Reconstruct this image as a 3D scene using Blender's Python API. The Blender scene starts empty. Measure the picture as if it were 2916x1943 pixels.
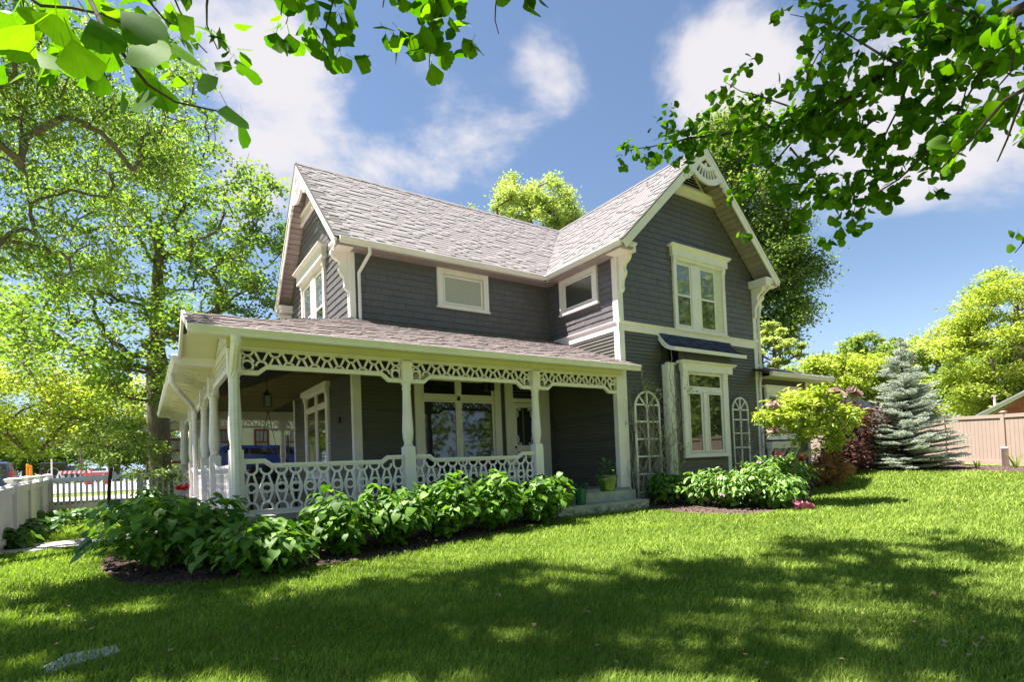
import bpy, math, random
import numpy as np
from math import sin, cos, pi, radians, sqrt
from mathutils import Vector, Matrix
S = bpy.context.scene
COL = S.collection
random.seed(7)
# ---------------------------------------------------------------- camera, sky, sun, exposure
CAM = np.array([-1.18054, -9.70791, 1.11802]); YAW, PITCH, ROLL = 0.624867, 0.027275, -0.040949
FPX, PX, PY, IW, IH = 1600.202, 1553.312, 1272.384, 2916., 1943.
_f = np.array([sin(YAW)*cos(PITCH), cos(YAW)*cos(PITCH), sin(PITCH)])
_r = np.array([cos(YAW), -sin(YAW), 0.]); _u = np.cross(_r, _f)
_r2 = _r*cos(ROLL)+_u*sin(ROLL); _u2 = -_r*sin(ROLL)+_u*cos(ROLL)
cd = bpy.data.cameras.new('camera'); cam = bpy.data.objects.new('camera', cd); COL.objects.link(cam)
cd.sensor_width = 36; cd.lens = FPX*36/IW; cd.shift_x = -(PX-IW/2)/IW; cd.shift_y = (PY-IH/2)/IW
cd.clip_start = .05; cd.clip_end = 3000
cam.matrix_world = Matrix(((_r2[0], _u2[0], -_f[0], CAM[0]), (_r2[1], _u2[1], -_f[1], CAM[1]), (_r2[2], _u2[2], -_f[2], CAM[2]), (0, 0, 0, 1)))
S.camera = cam
SUNV = Vector((-1., .6, 2.75)).normalized()          # towards the sun
sd = bpy.data.lights.new('sun', 'SUN'); so = bpy.data.objects.new('sun', sd); COL.objects.link(so)
sd.energy = 5.0; sd.angle = radians(.55); sd.color = (1, .955, .88)
so.rotation_euler = SUNV.to_track_quat('Z', 'Y').to_euler()
W = bpy.data.worlds.new('World'); S.world = W; W.use_nodes = True
wn = W.node_tree.nodes; wl = W.node_tree.links; wn.clear()
def N(t, **k):
    n = wn.new(t)
    for a, b in k.items(): setattr(n, a, b)
    return n
wo = N('ShaderNodeOutputWorld'); wb = N('ShaderNodeBackground'); wl.new(wb.outputs[0], wo.inputs[0])
sky = N('ShaderNodeTexSky', sky_type='NISHITA', sun_disc=False)
sky.sun_elevation = math.asin(SUNV.z); sky.sun_rotation = math.atan2(SUNV.x, SUNV.y); sky.air_density = 1.0; sky.dust_density = .3; sky.ozone_density = 2.2
SKYMUL = .050
wb.inputs[1].default_value = SKYMUL
tc = N('ShaderNodeTexCoord')
def wmath(op, a, b=None, c=None):
    n = N('ShaderNodeMath', operation=op)
    for i, v in enumerate((a, b, c)):
        if v is None: continue
        if isinstance(v, (int, float)): n.inputs[i].default_value = v
        else: wl.new(v, n.inputs[i])
    return n.outputs[0]
def ramp(x, a, b):
    n = N('ShaderNodeMapRange', interpolation_type='SMOOTHERSTEP'); wl.new(x, n.inputs[0])
    n.inputs[1].default_value = a; n.inputs[2].default_value = b; return n.outputs[0]
def noise(vec, scale, detail, rough, loc=(0, 0, 0), sc=(1, 1, 1), dist=0):
    m = N('ShaderNodeMapping'); wl.new(vec, m.inputs[0]); m.inputs[1].default_value = loc; m.inputs[3].default_value = sc
    n = N('ShaderNodeTexNoise'); wl.new(m.outputs[0], n.inputs[0]); n.inputs['Scale'].default_value = scale
    n.inputs['Detail'].default_value = detail; n.inputs['Roughness'].default_value = rough; n.inputs['Distortion'].default_value = dist
    return n.outputs[0]
def ray(u, v): return _f+_r2*(u-PX)/FPX-_u2*(v-PY)/FPX
def skydir(u, v): r = ray(u, v); return r/np.linalg.norm(r)
gen = tc.outputs['Generated']
nA = noise(gen, 3.4, 10, .60, (3.1, 1.2, .4), (1, 1, 1.5), .25)
nB = noise(gen, 9.0, 6, .6, (0, 5, 1), (1, 1, 1.3))
base = wmath('ADD', wmath('MULTIPLY', nA, .8), wmath('MULTIPLY', nB, .2))
acc = None
# cloud banks: direction through source pixel, angular size, weight
for (u, v, rad, wgt) in ((700, 90, .20, .22), (900, 330, .17, .15), (1130, 500, .11, .15), (760, 560, .12, .12), (1010, 230, .09, -.12), (1060, 380, .07, -.08), (2060, 190, .13, .33), (1600, 110, .09, .17), (1400, 250, .14, .12), (2400, 640, .34, .19), (2700, 300, .22, .14), (1820, 470, .15, .12), (1380, 330, .10, .13), (1330, 520, .10, .10), (1230, 200, .06, .12), (1640, 330, .08, .08), (1250, 60, .16, -.14), (1700, 560, .14, -.1), (2450, 960, .25, -.12), (1740, 330, .1, -.08), (2150, 20, .2, -.14)):
    d = skydir(u, v)
    dp = N('ShaderNodeVectorMath', operation='DISTANCE'); wl.new(gen, dp.inputs[0]); dp.inputs[1].default_value = d
    g = wmath('MULTIPLY', ramp(dp.outputs['Value'], rad*1.5, 0.0), wgt)
    acc = g if acc is None else wmath('ADD', acc, g)
dens = ramp(wmath('ADD', base, acc), .62, .86)
# upper sky paler and more purple blue, as in the photograph
hs = N('ShaderNodeHueSaturation'); wl.new(sky.outputs[0], hs.inputs['Color']); hs.inputs['Saturation'].default_value = 1.0; hs.inputs['Value'].default_value = .92
tint = N('ShaderNodeMix', data_type='RGBA', blend_type='MULTIPLY'); tint.inputs[0].default_value = 1; wl.new(hs.outputs[0], tint.inputs[6]); tint.inputs[7].default_value = (1.02, 1.0, .98, 1)
sep = N('ShaderNodeSeparateXYZ'); wl.new(gen, sep.inputs[0])
hz = N('ShaderNodeMix', data_type='RGBA'); wl.new(wmath('MULTIPLY', ramp(sep.outputs[2], .30, .0), .85), hz.inputs[0]); wl.new(tint.outputs[2], hz.inputs[6]); hz.inputs[7].default_value = (2.9, 4.1, 6.3, 1)
mx = N('ShaderNodeMix', data_type='RGBA'); wl.new(wmath('MULTIPLY', dens, .92), mx.inputs[0]); wl.new(hz.outputs[2], mx.inputs[6])
CL = 4.7
mx.inputs[7].default_value = (CL*1.0, CL*.965, CL*.99, 1)
wl.new(mx.outputs[2], wb.inputs[0])
S.view_settings.view_transform = 'Standard'; S.view_settings.look = 'None'; S.view_settings.gamma = 1; S.view_settings.use_curve_mapping = False
S.view_settings.exposure = 2.0
S.render.engine = 'CYCLES'
cy = S.cycles; cy.max_bounces = 7; cy.diffuse_bounces = 3; cy.glossy_bounces = 3; cy.transmission_bounces = 4; cy.transparent_max_bounces = 6; cy.caustics_reflective = False; cy.caustics_refractive = False
cy.use_denoising = True
# ---------------------------------------------------------------- placing helpers
def pl(u, v, ax, c):
    i = 'xyz'.index(ax); d = ray(u, v); return CAM+d*((c-CAM[i])/d[i])
def at(u, v, d): return CAM+ray(u, v)*d
def proj(p):
    q = np.asarray(p, float)-CAM; z = q@_f
    return PX+FPX*(q@_r2)/z, PY-FPX*(q@_u2)/z, z
def sm(t): t = min(1, max(0, t)); return t*t*(3-2*t)
def gh(x, y): return -.12*sm((-y-.5)/2.5)-.13*sm((-y-3)/5)+.45*sm((x-9)/12)+.9*sm((y-17)/34)*sm((12-x)/8)
def gpt(u, v):
    r = ray(u, v); t = .5
    while t < 120:
        p = CAM+r*t
        if p[2] < gh(p[0], p[1]): return p
        t += .02
    return CAM+r*120
# ---------------------------------------------------------------- materials
MATS = {}
def nt(name, rough=.6, spec=.3):
    m = bpy.data.materials.new(name); m.use_nodes = True; t = m.node_tree; b = t.nodes['Principled BSDF']
    b.inputs['Roughness'].default_value = rough; b.inputs['Specular IOR Level'].default_value = spec
    MATS[name] = m; return m, t, b
def mnode(t, ty, **k):
    n = t.nodes.new(ty)
    for a, b in k.items(): setattr(n, a, b)
    return n
def mat(name, col, rough=.6, spec=.3, var=.12, scale=3., sc=(1, 1, 1), bump=0., bscale=60., col2=None, dirt=0., metal=0., attr=False, coat=0):
    """colour + noise variation + fine bump; attr: per-piece 'var' attribute lightens and darkens single pieces"""
    m, t, b = nt(name, rough, spec); b.inputs['Metallic'].default_value = metal
    if coat: b.inputs['Coat Weight'].default_value = coat
    c = mnode(t, 'ShaderNodeTexCoord'); mp = mnode(t, 'ShaderNodeMapping'); t.links.new(c.outputs['Object'], mp.inputs[0]); mp.inputs[3].default_value = sc
    n = mnode(t, 'ShaderNodeTexNoise'); t.links.new(mp.outputs[0], n.inputs[0]); n.inputs['Scale'].default_value = scale; n.inputs['Detail'].default_value = 6; n.inputs['Roughness'].default_value = .6
    r = mnode(t, 'ShaderNodeValToRGB'); t.links.new(n.outputs[0], r.inputs[0])
    a = np.array(col[:3]); lo = np.clip(a*(1-var), 0, 1); hi = np.array(col2[:3]) if col2 else np.clip(a*(1+var), 0, 1)
    r.color_ramp.elements[0].position = .32; r.color_ramp.elements[0].color = (*lo, 1); r.color_ramp.elements[1].position = .68; r.color_ramp.elements[1].color = (*hi, 1)
    out = r.outputs[0]
    if attr:
        at_ = mnode(t, 'ShaderNodeAttribute', attribute_name='var')
        mr = mnode(t, 'ShaderNodeMapRange'); t.links.new(at_.outputs['Fac'], mr.inputs[0]); mr.inputs[3].default_value = 1-attr; mr.inputs[4].default_value = 1+attr
        v = mnode(t, 'ShaderNodeVectorMath', operation='SCALE'); t.links.new(out, v.inputs[0]); t.links.new(mr.outputs[0], v.inputs['Scale']); out = v.outputs[0]
    if dirt:
        n2 = mnode(t, 'ShaderNodeTexNoise'); t.links.new(c.outputs['Object'], n2.inputs[0]); n2.inputs['Scale'].default_value = 1.7; n2.inputs['Detail'].default_value = 8; n2.inputs['Roughness'].default_value = .7
        r2 = mnode(t, 'ShaderNodeMapRange'); t.links.new(n2.outputs[0], r2.inputs[0]); r2.inputs[1].default_value = .5; r2.inputs[2].default_value = .8; r2.inputs[4].default_value = dirt
        mm = mnode(t, 'ShaderNodeMix', data_type='RGBA'); t.links.new(r2.outputs[0], mm.inputs[0]); t.links.new(out, mm.inputs[6]); mm.inputs[7].default_value = (.22, .19, .14, 1); out = mm.outputs[2]
    t.links.new(out, b.inputs['Base Color'])
    if bump:
        n3 = mnode(t, 'ShaderNodeTexNoise'); t.links.new(mp.outputs[0], n3.inputs[0]); n3.inputs['Scale'].default_value = bscale; n3.inputs['Detail'].default_value = 4
        bp = mnode(t, 'ShaderNodeBump'); t.links.new(n3.outputs[0], bp.inputs['Height']); bp.inputs['Strength'].default_value = bump; bp.inputs['Distance'].default_value = .01; t.links.new(bp.outputs[0], b.inputs['Normal'])
    return m
def leafmat(name, c1, c2, trans=.45, tcol=None, rough=.5, spec=.25):
    m, t, b = nt(name, rough, spec)
    a = mnode(t, 'ShaderNodeAttribute', attribute_name='var')
    r = mnode(t, 'ShaderNodeValToRGB'); t.links.new(a.outputs['Fac'], r.inputs[0]); r.color_ramp.elements[0].color = (*c1, 1); r.color_ramp.elements[1].color = (*c2, 1)
    t.links.new(r.outputs[0], b.inputs['Base Color'])
    tr = mnode(t, 'ShaderNodeBsdfTranslucent'); mu = mnode(t, 'ShaderNodeMix', data_type='RGBA', blend_type='MULTIPLY'); mu.inputs[0].default_value = 1
    t.links.new(r.outputs[0], mu.inputs[6]); mu.inputs[7].default_value = (*(tcol or (2.2, 2.2, .8)), 1); t.links.new(mu.outputs[2], tr.inputs[0])
    mi = mnode(t, 'ShaderNodeMixShader'); mi.inputs[0].default_value = trans; t.links.new(b.outputs[0], mi.inputs[1]); t.links.new(tr.outputs[0], mi.inputs[2])
    t.links.new(mi.outputs[0], t.nodes['Material Output'].inputs[0]); return m
mat('white_paint', (.87, .775, .80), .45, .35, .05, 2., bump=.2, bscale=25, dirt=.17)
mat('old_white_paint', (.84, .78, .76), .6, .25, .06, 6., bump=.3, bscale=40, dirt=.12)
mat('gutter_white', (.82, .74, .75), .4, .4, .05, 3., sc=(.4, .4, 6), dirt=.25)
mat('wall_backing', (.06, .06, .06))
mat('siding_grey', (.098, .092, .082), .42, .5, .12, 2.2, sc=(1, 1, 14), bump=.25, bscale=14, attr=.10)
mat('shingle_grey', (.118, .105, .118), .42, .5, .07, 5., bump=.35, bscale=50, attr=.07)
mat('roof_shingle', (.205, .188, .192), .9, .15, .08, 9., bump=.5, bscale=160, attr=.05)
mat('porch_shingle', (.20, .165, .165), .9, .15, .2, 9., bump=.5, bscale=160, attr=.22)
mat('blue_shingle', (.05, .055, .095), .85, .2, .25, 12., bump=.5, bscale=160, attr=.3)
mat('drip_edge', (.05, .045, .04), .6)
mat('soffit_mauve', (.34, .27, .28), .7, .2, .1, 4., attr=.1)
mat('cream_paint', (.72, .66, .52), .5, .3, .06, 2.)
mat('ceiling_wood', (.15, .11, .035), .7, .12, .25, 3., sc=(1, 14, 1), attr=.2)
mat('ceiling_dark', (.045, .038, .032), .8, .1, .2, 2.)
mat('deck', (.33, .30, .27), .6, .3, .15, 3.)
mat('deck_trim', (.42, .34, .26), .7, .2, .15, 3.)
mat('black_metal', (.012, .012, .013), .4, .5)
mat('interior_dark', (.010, .009, .008), .8, .1)
mat('screen_grey', (.10, .10, .10), .7)
mat('stone', (.40, .385, .35), .85, .2, .25, 4., bump=.6, bscale=18, attr=.1)
mat('rock_face', (.38, .35, .30), .9, .2, .4, 7., bump=1., bscale=25)
mat('bark', (.16, .125, .095), .9, .1, .4, 5., sc=(4, 4, 1), bump=.9, bscale=12)
mat('dark_bark', (.055, .045, .035), .9, .1, .4, 5., sc=(4, 4, 1), bump=.7, bscale=12)
mat('frosted_pane', (.42, .41, .36), .35, .5, .18, 24., bump=.2, bscale=40)
def glassmat(name, dark, refl=.75, scale=1.0):
    m, t, b = nt(name, .03, .5); b.inputs['Base Color'].default_value = (*dark, 1); b.inputs['IOR'].default_value = 1.7; b.inputs['Coat Weight'].default_value = refl
    c = mnode(t, 'ShaderNodeTexCoord'); n = mnode(t, 'ShaderNodeTexNoise'); t.links.new(c.outputs['Object'], n.inputs[0]); n.inputs['Scale'].default_value = 1.3
    bp = mnode(t, 'ShaderNodeBump'); t.links.new(n.outputs[0], bp.inputs['Height']); bp.inputs['Strength'].default_value = .03*scale; bp.inputs['Distance'].default_value = .05; t.links.new(bp.outputs[0], b.inputs['Normal']); t.links.new(bp.outputs[0], b.inputs['Coat Normal'])
    return m
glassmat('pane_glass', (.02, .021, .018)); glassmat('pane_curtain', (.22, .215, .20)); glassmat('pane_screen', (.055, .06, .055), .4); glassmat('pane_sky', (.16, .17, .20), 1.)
# ---------------------------------------------------------------- mesh building
class Fr:                                           # wall frame: t along the wall, n outward, z up
    def __init__(s, O, T, NN): s.O = np.array(O, float); s.T = np.array(T, float); s.N = np.array(NN, float); s.Z = np.array((0, 0, 1.))
    def p(s, t, n, z): return s.O+s.T*t+s.N*n+s.Z*z
WORLD = Fr((0, 0, 0), (1, 0, 0), (0, 1, 0))
class MB:
    def __init__(s): s.v = []; s.f = []; s.a = []
    def add(s, vs, fs, a=.5):
        o = len(s.v); s.v += [tuple(float(c) for c in q) for q in vs]; s.f += [[i+o for i in f] for f in fs]; s.a += [a]*len(fs); return s
    def box(s, fr, t0, t1, n0, n1, z0, z1, a=.5):
        vs = [fr.p(t, n, z) for z in (z0, z1) for n in (n0, n1) for t in (t0, t1)]
        return s.add(vs, [(0, 1, 3, 2), (4, 6, 7, 5), (0, 4, 5, 1), (2, 3, 7, 6), (0, 2, 6, 4), (1, 5, 7, 3)], a)
    def b(s, x0, x1, y0, y1, z0, z1, a=.5): return s.box(WORLD, x0, x1, y0, y1, z0, z1, a)
    def prism(s, fr, pts, n0, n1, a=.5):             # (t,z) polygon pushed from n0 to n1
        k = len(pts); vs = [fr.p(t, n0, z) for t, z in pts]+[fr.p(t, n1, z) for t, z in pts]
        return s.add(vs, [list(range(k)), list(range(2*k-1, k-1, -1))]+[(i, (i+1) % k, (i+1) % k+k, i+k) for i in range(k)], a)
    def sweep(s, P0, P1, out, prof, a=.5):           # (out,z) profile from P0 to P1
        P0, P1, out = np.array(P0, float), np.array(P1, float), np.array(out, float); Z = np.array((0, 0, 1.)); k = len(prof)
        vs = [P0+out*o+Z*z for o, z in prof]+[P1+out*o+Z*z for o, z in prof]
        return s.add(vs, [list(range(k)), list(range(2*k-1, k-1, -1))]+[(i, (i+1) % k, (i+1) % k+k, i+k) for i in range(k)], a)
    def slab(s, pts, nrm, th, a=.5):                 # 3-D polygon with thickness against nrm
        k = len(pts); P = [np.array(p, float) for p in pts]; d = np.array(nrm, float)*th
        return s.add([p for p in P]+[p-d for p in P], [list(range(k)), list(range(2*k-1, k-1, -1))]+[(i, (i+1) % k, (i+1) % k+k, i+k) for i in range(k)], a)
    def strip(s, fr, pts, w, n0, n1, closed=False, a=.5):   # flat band of width w along (t,z) points
        P = np.array(pts, float); n = len(P); L = []; R = []
        for i in range(n):
            if closed: d = P[(i+1) % n]-P[i-1]
            else: d = P[min(i+1, n-1)]-P[max(i-1, 0)]
            d = d/np.linalg.norm(d); q = np.array((-d[1], d[0]))*w/2; L.append(P[i]+q); R.append(P[i]-q)
        vs = [fr.p(q[0], nn, q[1]) for nn in (n0, n1) for X in (L, R) for q in X]; fs = []
        m = n if closed else n-1
        for i in range(m):
            j = (i+1) % n
            for (A, B) in ((0, n), (n, 3*n), (3*n, 2*n), (2*n, 0)): fs.append((A+i, A+j, B+j, B+i))
        if not closed: fs += [(0, n, 3*n, 2*n), (n-1, 2*n-1, 4*n-1, 3*n-1)]
        return s.add(vs, fs, a)
    def tube(s, pts, rad, k=6, a=.5):
        P = [np.array(p, float) for p in pts]; n = len(P); vs = []; fs = []
        if not hasattr(rad, '__len__'): rad = [rad]*n
        ref = np.array((.31, .17, .93))
        for i in range(n):
            d = P[min(i+1, n-1)]-P[max(i-1, 0)]; d = d/(np.linalg.norm(d)+1e-9); x = np.cross(d, ref)
            if np.linalg.norm(x) < .15: x = np.cross(d, (1, 0, 0))
            x = x/np.linalg.norm(x); y = np.cross(d, x)
            for j in range(k): th = 2*pi*j/k; vs.append(P[i]+(x*cos(th)+y*sin(th))*rad[i])
        for i in range(n-1):
            for j in range(k): fs.append((i*k+j, i*k+(j+1) % k, (i+1)*k+(j+1) % k, (i+1)*k+j))
        fs += [list(range(k-1, -1, -1)), list(range((n-1)*k, n*k))]
        return s.add(vs, fs, a)
    def lathe(s, c, prof, k=16, a=.5, ax=None):      # (radius, z) rings round c
        vs = []; fs = []; n = len(prof)
        for r, z in prof:
            for j in range(k): th = 2*pi*j/k+.2; vs.append((c[0]+r*cos(th), c[1]+r*sin(th), c[2]+z))
        for i in range(n-1):
            for j in range(k): fs.append((i*k+j, i*k+(j+1) % k, (i+1)*k+(j+1) % k, (i+1)*k+j))
        fs += [list(range(k-1, -1, -1)), list(range((n-1)*k, n*k))]
        return s.add(vs, fs, a)
    def build(s, name, mt, parent=None, smooth=False, kind=None, label=None, origin=None):
        o0 = np.array(parent['wl'] if parent is not None else (origin if origin is not None else (0, 0, 0)), float)
        me = bpy.data.meshes.new(name); me.from_pydata([tuple(np.array(q)-o0) for q in s.v], [], s.f)
        at_ = me.attributes.new('var', 'FLOAT', 'FACE'); at_.data.foreach_set('value', s.a)
        if smooth: me.polygons.foreach_set('use_smooth', [True]*len(s.f))
        me.materials.append(MATS[mt]); return link(name, me, parent, o0, kind, label)
def link(name, me, parent=None, o0=(0, 0, 0), kind=None, label=None):
    o = bpy.data.objects.new(name, me); COL.objects.link(o)
    if parent is not None: o.parent = parent
    else: o.location = o0
    o['wl'] = tuple(float(c) for c in o0)
    if kind: o['kind'] = kind
    if label: o['label'] = label
    return o
def thing(name, label, cat, loc=(0, 0, 0), group=None):
    o = bpy.data.objects.new(name, None); COL.objects.link(o); o.location = loc; o['wl'] = tuple(float(c) for c in loc); o.empty_display_size = .2
    o['label'] = label; o['category'] = cat
    if group: o['group'] = group
    return o
def tag(o, label, cat, group=None):
    o['label'] = label; o['category'] = cat
    if group: o['group'] = group
    return o
def arc(cx, cz, r, a0, a1, n=10): return [(cx+r*cos(a0+(a1-a0)*i/n), cz+r*sin(a0+(a1-a0)*i/n)) for i in range(n+1)]
def npmesh(name, V, F, mt, parent=None, var=None, kind=None, label=None, smooth=False, o0=None):
    """big meshes: V (n,3) and F (m,k) numpy arrays"""
    o0 = np.array(parent['wl'] if parent is not None else (o0 if o0 is not None else (0, 0, 0)), float)
    V = np.asarray(V, np.float32)-o0.astype(np.float32); F = np.asarray(F, np.int32); k = F.shape[1]
    me = bpy.data.meshes.new(name); me.vertices.add(len(V)); me.vertices.foreach_set('co', V.ravel())
    me.loops.add(F.size); me.loops.foreach_set('vertex_index', F.ravel()); me.polygons.add(len(F)); me.polygons.foreach_set('loop_start', np.arange(0, F.size, k, dtype=np.int32))
    if smooth: me.polygons.foreach_set('use_smooth', np.ones(len(F), bool))
    me.update(calc_edges=True)
    if var is not None: a = me.attributes.new('var', 'FLOAT', 'FACE'); a.data.foreach_set('value', np.asarray(var, np.float32))
    me.materials.append(MATS[mt]); return link(name, me, parent, o0, kind, label)
# ================================================================ HOUSE
L0, G0, G1, WY, BY, YR, XR = 2.655, 8.124, 13.65, 2.743, 8.64, 5.69, 10.887
RZ, EZ, FL = 9.19, 6.12, .45
FF = Fr((0, 0, 0), (1, 0, 0), (0, -1, 0))           # facade and porch front plane, y = 0
FW = Fr((0, WY, 0), (1, 0, 0), (0, -1, 0))          # front wall of the long wing
FS = Fr((G0, 0, 0), (0, 1, 0), (-1, 0, 0))          # side wall of the gabled wing (t = y)
FLW = Fr((L0, 0, 0), (0, 1, 0), (-1, 0, 0))         # gable wall of the long wing (t = y)
house = thing('victorian_house', 'two storey dark grey shingled house with white trim, steep gables and wraparound porch', 'house')
def P(name, mb, m, parent=None, **k): return mb.build(name, m, parent or house, **k)
# solid walls
slopeL, slopeG = (RZ-EZ)/(YR-2.38), (RZ-EZ)/(XR-7.76)
wz = EZ+slopeL*(WY-2.38)-.1
mb = MB(); mb.prism(Fr((0, 0, 0), (0, 1, 0), (1, 0, 0)), [(WY, 0), (WY, wz), (YR, RZ-.14), (BY, wz), (BY, 0)], L0, 11); P('wall', mb, 'wall_backing')
wg = EZ+slopeG*(G0-7.76)-.1
mb = MB(); mb.prism(FF, [(G0, 0), (G0, wg), (XR, RZ-.14), (G1, wg), (G1, 0)], 0, -12); P('wall', mb, 'wall_backing')
mb = MB(); mb.b(G1-.02, 16.32, .02, 6, 0, 3.5); P('wall', mb, 'wall_backing')
# ---- clapboards
def clapboards(fr, z0, z1, segs, ex=.085, n0=0., tmpl='clapboard'):
    z = z0; i = 0
    while z < z1-.01:
        zt = min(z+ex, z1)
        for t0, t1 in (segs(z) if callable(segs) else segs):
            # long walls are made of butted boards
            cuts = [t0]; 
            while t1-cuts[-1] > 4.2: cuts.append(cuts[-1]+random.uniform(2.2, 3.6))
            cuts.append(t1)
            for a, b in zip(cuts, cuts[1:]):
                mb = MB(); pr = [(n0, z), (n0+.027, z), (n0+.027, z+.010), (n0+.004, zt+.004), (n0, zt+.008)]
                vs = [fr.p(a+.001, n, q) for n, q in pr]+[fr.p(b-.001, n, q) for n, q in pr]
                mb.add(vs, [(0, 1, 2, 3, 4), (9, 8, 7, 6, 5)]+[(k, (k+1) % 5, (k+1) % 5+5, k+5) for k in range(5)], random.random())
                P(tmpl, mb, 'siding_grey')
        z += ex; i += 1
clapboards(FW, FL, 3.34, [(L0, G0)])
clapboards(FLW, FL, 3.34, [(WY, BY)])
clapboards(FS, .22, 4.19, lambda z: [(.06, WY)] if z < 3.36 else [(.1, max(.1, min((z-3.42)/.40+.2, WY)))] if z > 3.5 else [])
clapboards(FF, .15, 4.19, lambda z: [(G0+.12, 9.46), (11.78, G1-.1)] if z < 3.45 else [(G0+.12, G1-.1)] if z > 4.1 else [(G0+.12, 9.5), (12.0, G1-.1)], ex=.09)
clapboards(Fr((0, .02, 0), (1, 0, 0), (0, -1, 0)), .15, 3.4, [(G1, 16.2)], ex=.09)
# ---- wood shingles on the upper walls
wallpieces = []
def wall_shingles(fr, z0, z1, lo, hi, skip=(), ex=.15, seed=1):
    R = random.Random(seed); z = z0
    while z < z1:
        a, b = lo(z+ex*.5), hi(z+ex*.5); t = a-R.random()*.2
        while t < b:
            w = R.choice((.13, .18, .23, .28, .34, .42))*R.uniform(.9, 1.1); t0, t1 = max(t, a), min(t+w, b); t += w
            if t1-t0 < .02: continue
            if any(s[0] < t0 and t1 < s[1] and s[2] < z and z+ex < s[3] for s in skip): continue
            zz = z+R.uniform(-.004, .004); th = R.uniform(.021, .027)
            vs = [fr.p(q, n, h) for q in (t0+.002, t1-.002) for n, h in ((0, zz), (th, zz), (.004, zz+ex+.012), (0, zz+ex+.012))]
            c = fr.p((t0+t1)/2, 0, z); dd = proj(c)[2]
            wallpieces.append(((t1-t0)*ex/dd**2, vs, R.random()))
        z += ex
wall_shingles(FW, 4.2, 6.1, lambda z: L0+.1, lambda z: G0, [(4.85, 6.0, 5.1, 5.85)], seed=3)
wall_shingles(FS, 4.42, 6.2, lambda z: .1, lambda z: WY, [(.85, 1.95, 5.15, 5.8)], seed=4)
wall_shingles(FF, 4.42, 8.06, lambda z: max(G0+.12, 7.76+(z-EZ+.22)/slopeG), lambda z: min(G1-.12, 14.01-(z-EZ+.22)/slopeG), [(10.2, 12.0, 4.5, 6.4)], seed=5)
wall_shingles(FLW, 4.2, 8.1, lambda z: max(WY+.1, 2.38+(z-EZ+.22)/slopeL), lambda z: min(BY, 9.0-(z-EZ+.22)/slopeL), [(4.8, 6.6, 4.2, 6.3)], ex=.165, seed=6)
def emit(pieces, faces, name, m, parent, n=300):
    pieces.sort(key=lambda q: -q[0])
    for _, vs, a in pieces[:n]: MB().add(vs, faces, a).build(name, m, parent)
    if len(pieces) > n:
        mb = MB()
        for _, vs, a in pieces[n:]: mb.add(vs, faces, a)
        mb.build(name, m, parent, kind='stuff')
WF = [(0, 4, 5, 1), (1, 5, 6, 2), (0, 1, 2, 3), (4, 7, 6, 5), (3, 2, 6, 7)]
emit(wallpieces, WF, 'wall_shingle', 'shingle_grey', house)
# ---- trim boards
mb = MB()
def board(name, fr, t0, t1, n0, n1, z0, z1, m='white_paint'): return P(name, MB().box(fr, t0, t1, n0, n1, z0, z1), m)
board('corner_board', FF, G0-.03, G0+.14, 0, .032, .1, 6.06); board('corner_board', FS, 0.002, .15, 0, .03, 3.5, 6.03); board('corner_board', FS, 0.002, .12, 0, .03, .4, 3.3)
board('corner_board', FF, G1-.14, G1+.03, 0, .032, .1, 6.06)
board('corner_board', FW, L0-.03, L0+.10, 0, .03, 4.28, 6.12); board('corner_board', FLW, WY, WY+.14, 0, .03, 4.2, 6.06)
board('corner_board', FW, L0-.03, L0+.15, 0, .032, FL, 3.3); board('corner_board', FLW, WY, WY+.13, 0, .03, FL, 3.3)
board('corner_board', FLW, BY-.14, BY+.01, 0, .03, FL, 3.3); board('corner_board', FF, 16.2, 16.33, -.02, .03, .1, 3.4)
for fr, t0, t1 in ((FF, G0-.045, G1+.045), (FS, .05, WY)):
    board('belt_course', fr, t0, t1, 0.002, .034, 4.19, 4.36)
    P('belt_moulding', MB().prism(Fr(fr.p(t0, 0, 0), fr.N, fr.T), [(0, 4.36), (.045, 4.36), (.075, 4.40), (.075, 4.415), (0, 4.43)], 0, t1-t0), 'white_paint')
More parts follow.
